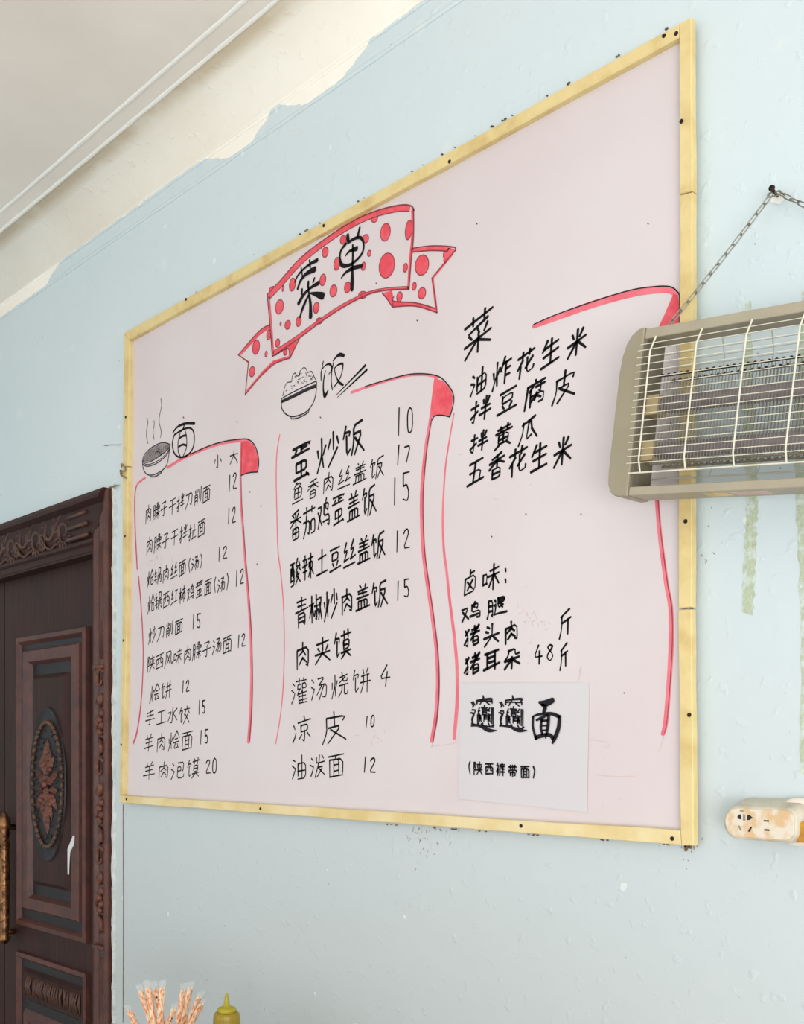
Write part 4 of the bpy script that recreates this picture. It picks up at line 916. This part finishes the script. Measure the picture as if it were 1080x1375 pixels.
def wires(side):
    sgn = 1 if side == 'front' else -1; base = 0 if side == 'front' else KD
    fm = M['wire'] if side == 'front' else M['back_wire']; rr = 1 if side == 'front' else .8
    bm = bmesh.new(); tube(bm, [(-.001, 0, 0), (KL+.001, 0, 0)], .0006*rr, 6); me = bpy.data.meshes.new('guard_wire'); bm.to_mesh(me); bm.free(); me.materials.append(fm)
    for z in zs:
        o = bpy.data.objects.new('guard_wire', me); C.objects.link(o); o.parent = kill; o.location = (0, base+sgn*(bow(z)-.0004), z); o.rotation_euler = (0, random.uniform(-.002, .002), 0)
    bm = bmesh.new(); tube(bm, [(-.001, base-sgn*.004, .0315), (KL+.001, base-sgn*.004, .0315)], .0013, 6); kput('guard_wire', bm, fm)
    bm = bmesh.new(); tube(bm, [(0, 0, .2245), (0, -.0105*sgn, .202), (0, -.0105*sgn, .048), (0, -.004*sgn, .0315)], .0013*rr, 6); me = bpy.data.meshes.new('guard_bar'); bm.to_mesh(me); bm.free(); me.materials.append(fm)
    for x in vx:
        o = bpy.data.objects.new('guard_bar', me); C.objects.link(o); o.parent = kill; o.location = (x, base-sgn*.0017, 0)
wires('front'); wires('back')
bm = bmesh.new()
for k, y in enumerate((.010, .040)):
    x = .030+k*.0025
    while x < KL-.028: tube(bm, [(x, y, .046), (x, y, .170)], .00065, 4); x += .0052
kput('inner_grid', bm, M['grid'], kind='stuff', label='closely spaced vertical steel wires')
for y in (.010, .040):
    for z in (.046, .170):
        bm = bmesh.new(); tube(bm, [(.026, y, z), (KL-.026, y, z)], .0016, 6)
        x = .031
        while x < KL-.03: blob(bm, (x, y, z+.001), .0028, .0022, .0026, 0, 6); x += .0104
        kput('grid_bar', bm, M['nail'] if z > .1 else M['inner'], label='beaded bar of the grid')
for z in (.133, .067):
    bm = bmesh.new(); tube(bm, [(.024, .026, z), (.034, .026, z), (.036, .026, z), (KL-.036, .026, z), (KL-.034, .026, z), (KL-.024, .026, z)], [.0085, .0085, .012, .012, .0085, .0085], 14); kput('lamp_tube', bm, M['tube'], smooth=True)
KM = Matrix.Translation(KO) @ Matrix.Rotation(TH, 4, 'Y')
# nail and chain
nb_ = P(1044.5, 263.5, 0); nh = P(1036.5, 252.5, -.03)
nail = tag(empty('nail', nb_), 'dark iron nail in the wall holding the chain', 'nail')
bm = bmesh.new(); d = nh-nb_; tube(bm, [-d*.15, d*.93], .0022, 8); obj('shank', bm, M['nail'], nail, True)
bm = bmesh.new(); tube(bm, [d*.90, d*.96, d], [.0035, .0046, .0044], 12); obj('nail_head', bm, M['nail'], nail, True)
hang = nb_+d*.55+Vector((0, 0, -.001))
chain = tag(empty('chain', hang), 'thin steel link chain over the nail above the insect killer', 'chain')
bm = bmesh.new(); a_, r_ = .0062, .0030
tube(bm, [(math.cos(t)*r_, 0, math.sin(t)*r_+(a_ if math.sin(t) >= 0 else -a_)) for t in [i*2*math.pi/14 for i in range(14)]], .00098, 6, True)
lme = bpy.data.meshes.new('link'); bmesh.ops.recalc_face_normals(bm, faces=bm.faces); bm.to_mesh(lme); bm.free(); lme.materials.append(M['steel'])
for p in lme.polygons: p.use_smooth = True
def run(p0, p1, sag):
    L = (p1-p0).length; n = max(2, round(L/.0156)); cm = (p0+p1)/2+Vector((0, 0, -sag))
    q = lambda t: p0*(1-t)**2+cm*2*t*(1-t)+p1*t*t
    for i in range(n):
        a, b = q(i/n), q((i+1)/n); d = b-a
        o = bpy.data.objects.new('link', lme); C.objects.link(o); o.parent = chain; o.location = (a+b)/2-hang
        qt = d.to_track_quat('Z', 'Y') @ Matrix.Rotation(.5+(i % 2)*math.pi/2, 3, 'Z').to_quaternion()
        o.rotation_mode = 'QUATERNION'; o.rotation_quaternion = qt
eyeL = KM @ Vector((.020, .022, .2415)); eyeR = KM @ Vector((.44, .022, .2415))
run(hang+Vector((-.003, 0, 0)), eyeL, .006); run(hang+Vector((.003, 0, 0)), eyeR, .010)
o = bpy.data.objects.new('link', lme); C.objects.link(o); o.parent = chain; o.location = (0, 0, -.002); o.rotation_euler = (0, math.pi/2, .3)
for e in (.020, .44):
    bm = bmesh.new(); tube(bm, [(e+.005*math.cos(t), .022, .239+.005*math.sin(t)) for t in [i*math.pi/6 for i in range(7)]], .0011, 6); kput('hanging_eye', bm, M['steel'], smooth=True)

# ------------------------------------------------------------------ socket block
SY = -.042; so = P(1020, 1132, 0); sock = tag(empty('power_socket', so), 'grubby white surface mounted socket block with rounded end on the blue wall', 'socket')
def sput(name, bm, m, parent=None, label=None, smooth=False):
    bmesh.ops.translate(bm, verts=bm.verts, vec=-so); o = obj(name, bm, m, parent or sock, smooth)
    if label: o['label'] = label
    return o
fz1, fz0 = P(985, 1081.5, SY).z, P(985, 1126.5, SY).z; fx0 = P(972, 1100, SY).x; fx1 = P(1070, 1100, SY).x
def stadium(x0, x1, z0, z1, rl, rr, n=8):
    r = []; hm = (z1-z0)/2*.985; rl = min(rl, hm); rr = min(rr, hm)
    for (cx, cz, a0, rad) in ((x1-rr, z1-rr, 0, rr), (x0+rl, z1-rl, 90, rl), (x0+rl, z0+rl, 180, rl), (x1-rr, z0+rr, 270, rr)):
        for i in range(n+1): a = math.radians(a0+90*i/n); r.append((cx+rad*math.cos(a), cz+rad*math.sin(a)))
    return r
R_ = (fz1-fz0)*.5
loops = [(stadium(fx0+.002, fx1-.002, fz0+.002, fz1-.002, R_*.9, R_*.62), SY), (stadium(fx0, fx1, fz0, fz1, R_*.94, R_*.66), SY+.002), (stadium(fx0-.001, fx1+.004, fz0-.001, fz1+.003, R_*.95, R_*.7), SY+.012), (stadium(fx0-.002, fx1+.01, fz0-.002, fz1+.010, R_*1.0, R_*.7), -.001)]
bm = bmesh.new(); rg = [[bm.verts.new((x, y, z)) for x, z in L] for L, y in loops]
for a, b in zip(rg, rg[1:]):
    n = len(a)
    for i in range(n): bm.faces.new((a[i], b[i], b[(i+1) % n], a[(i+1) % n]))
bm.faces.new(rg[0]); bm.faces.new(rg[-1][::-1]); body = sput('socket_body', bm, M['sock_side'])
bm = bmesh.new(); prism(bm, stadium(fx0+.0035, fx1-.0035, fz0+.0035, fz1-.0035, R_*.86, R_*.58), SY-.0015, SY+.001, .0006); face = sput('socket_face', bm, M['sock_face'])
def slot(l, m):
    bm = bmesh.new(); prism(bm, pxline([(940+a/7.714, 1040+b/7.714) for a, b in l], SY-.0015), SY-.0019, SY-.0014); sput('socket_slot', bm, M[m], face)
slot([(390, 440), (405, 415), (425, 413), (430, 465), (405, 462)], 'hole'); slot([(492, 420), (520, 420), (548, 448), (520, 470), (492, 474)], 'hole')
slot([(448, 412), (474, 415), (474, 478), (448, 476)], 'sock_grey'); slot([(418, 368), (455, 370), (455, 386), (418, 384)], 'sock_grey')
slot([(396, 530), (412, 527), (440, 578), (420, 582)], 'sock_grey'); slot([(545, 540), (528, 540), (500, 590), (520, 594)], 'hole')
slot([(664, 471), (718, 474), (718, 490), (664, 487)], 'hole'); slot([(668, 565), (722, 568), (722, 585), (668, 581)], 'hole')
# second block behind on the right, wound with amber tape
bm = bmesh.new(); x0 = P(1071, 1100, -.03).x; zc_ = P(1075, 1115, -.03).z
prism(bm, stadium(x0, x0+.11, zc_-.016, zc_+.012, .004, .004, 3), -.036, -.018, .002); tp = sput('amber_tape', bm, M['tape_amber'], label='amber tape round the cable end')
bm = bmesh.new(); prism(bm, stadium(P(1050, 1090, -.012).x, P(1050, 1090, -.012).x+.17, fz0-.006, fz1+.012, .02, .02, 6), -.017, -.0006, .003); sput('back_plate', bm, mat('pinkish_white_plastic', (234, 222, 210), .5))

# ------------------------------------------------------------------ table, holder, chopsticks, sauce bottle
TY0, TY1, TZ = -.82, -.12, .72
table = tag(empty('table', (-1.35, (TY0+TY1)/2, 0)), 'wooden table below the menu board carrying the holder and bottle', 'table')
TO = table.location.copy()
bm = bmesh.new(); box(bm, -.62, .62, -.35, .35, TZ-.03, TZ); obj('table_top', bm, M['table'], table)
for sx in (-1, 1):
    for sy in (-1, 1):
        bm = bmesh.new(); box(bm, sx*.57-.022, sx*.57+.022, sy*.30-.022, sy*.30+.022, 0, TZ-.03); obj('leg', bm, M['nail'], table)
YB = -.25
hc = P(224, 1375, YB); hc.z = TZ
holder = tag(empty('chopstick_holder', hc), 'grey round holder of wrapped chopsticks on the table', 'holder')
bm = bmesh.new()
n = 28; prof = [(.040, 0), (.042, .002), (.044, .100), (.0445, .103), (.042, .103), (.040, .006), (.0001, .006)]
rg = [[bm.verts.new((r*math.cos(k*2*math.pi/n), r*math.sin(k*2*math.pi/n), z)) for k in range(n)] for r, z in prof]
for a, b in zip(rg, rg[1:]):
    for k in range(n): bm.faces.new((a[k], a[(k+1) % n], b[(k+1) % n], b[k]))
bm.faces.new(rg[0][::-1]); obj('cup', bm, M['cupm'], holder, True)
sticks = [((171, 1352), (196, 1420), -0.005, 'short wrapped chopsticks leaning furthest left in the holder', 0),
          ((187.5, 1325), (203, 1410), 0.003, 'wrapped chopsticks leaning left, second from the left in the holder', 0),
          ((197.5, 1320), (209, 1410), -0.012, 'wrapped chopsticks third from the left, nearly upright in the holder', 0),
          ((207, 1321), (215, 1410), 0.01, 'wrapped chopsticks with black print marks standing upright left of centre', 1),
          ((218, 1320), (222, 1410), -0.019, 'upright wrapped chopsticks at the right of the left cluster', 0),
          ((235, 1350), (226, 1410), -0.029, 'lower wrapped chopsticks with black print marks in the gap between the clusters', 1),
          ((247, 1324), (232, 1410), 0.017, 'wrapped chopsticks leaning right, left one of the right pair', 0),
          ((257, 1321), (237, 1410), 0.024, 'wrapped chopsticks leaning right, tallest of the right cluster', 0),
          ((270, 1334), (241, 1410), 0.001, 'wrapped chopsticks leaning far right with a clear crimped end', 0),
          ((273, 1344), (245, 1410), -0.008, 'lowest wrapped chopsticks leaning furthest right', 0)]
for tip, low, dy, lab, mark in sticks:
    p1 = P(tip[0], tip[1], YB+dy); p0 = P(low[0], low[1], YB+dy); d = (p1-p0).normalized()
    t = (p0.z-(TZ+.010))/d.z; p0 = p0-d*t; L = (p1-p0).length
    # keep the foot inside the cup
    c = Vector((hc.x, hc.y, p0.z)); off = p0-c; off.z = 0
    tx = p1.x-hc.x; off = Vector((max(-.026, min(.026, -tx*.55)), dy, 0)); p0 = c+off
    d = (p1-p0); L = d.length
    q = d.to_track_quat('Z', 'Y')
    e = empty('wrapped_chopsticks', p0); e.rotation_mode = 'QUATERNION'; e.rotation_quaternion = q
    tag(e, lab, 'chopsticks', 'wrapped chopsticks in the holder')
    for s in (-1, 1):
        bm = bmesh.new(); tube(bm, [(s*.0032, 0, .002), (s*.0032, 0, L-.012), (s*.0032, 0, L-.008)], [.0018, .0029, .0022], 8); obj('stick', bm, M['chop'], e, True)
    bm = bmesh.new(); nseg = 14; rg = []
    for i in range(nseg+1):
        z = .001+(L-.014)*i/nseg; w = .0072+.0004*math.sin(i*2.1); h = .0036
        rg.append([bm.verts.new((w*math.cos(a), h*math.sin(a), z)) for a in [k*math.pi/5 for k in range(10)]])
    for a, b in zip(rg, rg[1:]):
        for k in range(10): bm.faces.new((a[k], a[(k+1) % 10], b[(k+1) % 10], b[k]))
    wr = obj('printed_wrapper', bm, M['wrapper'] if 'wrapper' in M else M['orange'], e, True)
    if mark:
        bm = bmesh.new()
        for zz in (.030, .036, .044, .050): blob(bm, (random.uniform(-.003, .003), -.0038, L-zz), .0018, .0006, .0018, 0, 6); blob(bm, (random.uniform(-.003, .003), .0038, L-zz), .0018, .0006, .0018, 0, 6)
        obj('print_mark', bm, M['ink'], e)
    bm = bmesh.new(); rg = []
    for i, (z, w, h) in enumerate(((L-.016, .0072, .0036), (L-.006, .0080, .0026), (L+.001, .0088, .0006), (L+.006, .0092, .0002))):
        rg.append([bm.verts.new((w*math.cos(a), h*math.sin(a)+(.0012*math.sin(a*5) if i == 3 else 0), z+(.0014*math.cos(a*4) if i == 3 else 0))) for a in [k*math.pi/6 for k in range(12)]])
    for a, b in zip(rg, rg[1:]):
        for k in range(12): bm.faces.new((a[k], a[(k+1) % 12], b[(k+1) % 12], b[k]))
    obj('clear_end', bm, M['film'], e, True)
bc = P(304.5, 1375, YB); ps = px_size(304.5, YB); bc.z = TZ
bottle = tag(empty('squeeze_bottle', bc), 'mustard yellow squeeze bottle with a pointed nozzle beside the chopsticks', 'bottle')
zz = lambda py: P(304.5, py, YB).z-TZ
bm = bmesh.new(); zs_ = zz(1362)
lathe(bm, [(.030, 0), (.033, .004), (.033, .08), (.031, zz(1385)-.012), (.024, zz(1385)), (.0001, zz(1385)+.001)], seg=28); obj('bottle_body', bm, M['sauce'], bottle, True)
bm = bmesh.new(); r0 = 17.5*ps; lathe(bm, [(r0, zz(1386)), (r0*1.02, zz(1366)), (r0*.98, zz(1361)), (r0*.88, zz(1359)), (r0*.70, zz(1358.5))], seg=32)
for k in range(32):
    a = k*2*math.pi/32; box(bm, r0*1.0*math.cos(a)-.0005, r0*1.0*math.cos(a)+.0005, r0*math.sin(a)-.0005, r0*math.sin(a)+.0005, zz(1385), zz(1366))
obj('collar', bm, M['nozzle_cap'], bottle)
bm = bmesh.new(); lathe(bm, [(12.5*ps, zz(1359.5)), (12.8*ps, zz(1355)), (11.5*ps, zz(1353)), (7*ps, zz(1351.5)), (4.4*ps, zz(1350)), (3.4*ps, zz(1344)), (2.2*ps, zz(1336)), (1.5*ps, zz(1334)), (.0004, zz(1333.7))], seg=24); obj('nozzle', bm, M['nozzle'], bottle, True)
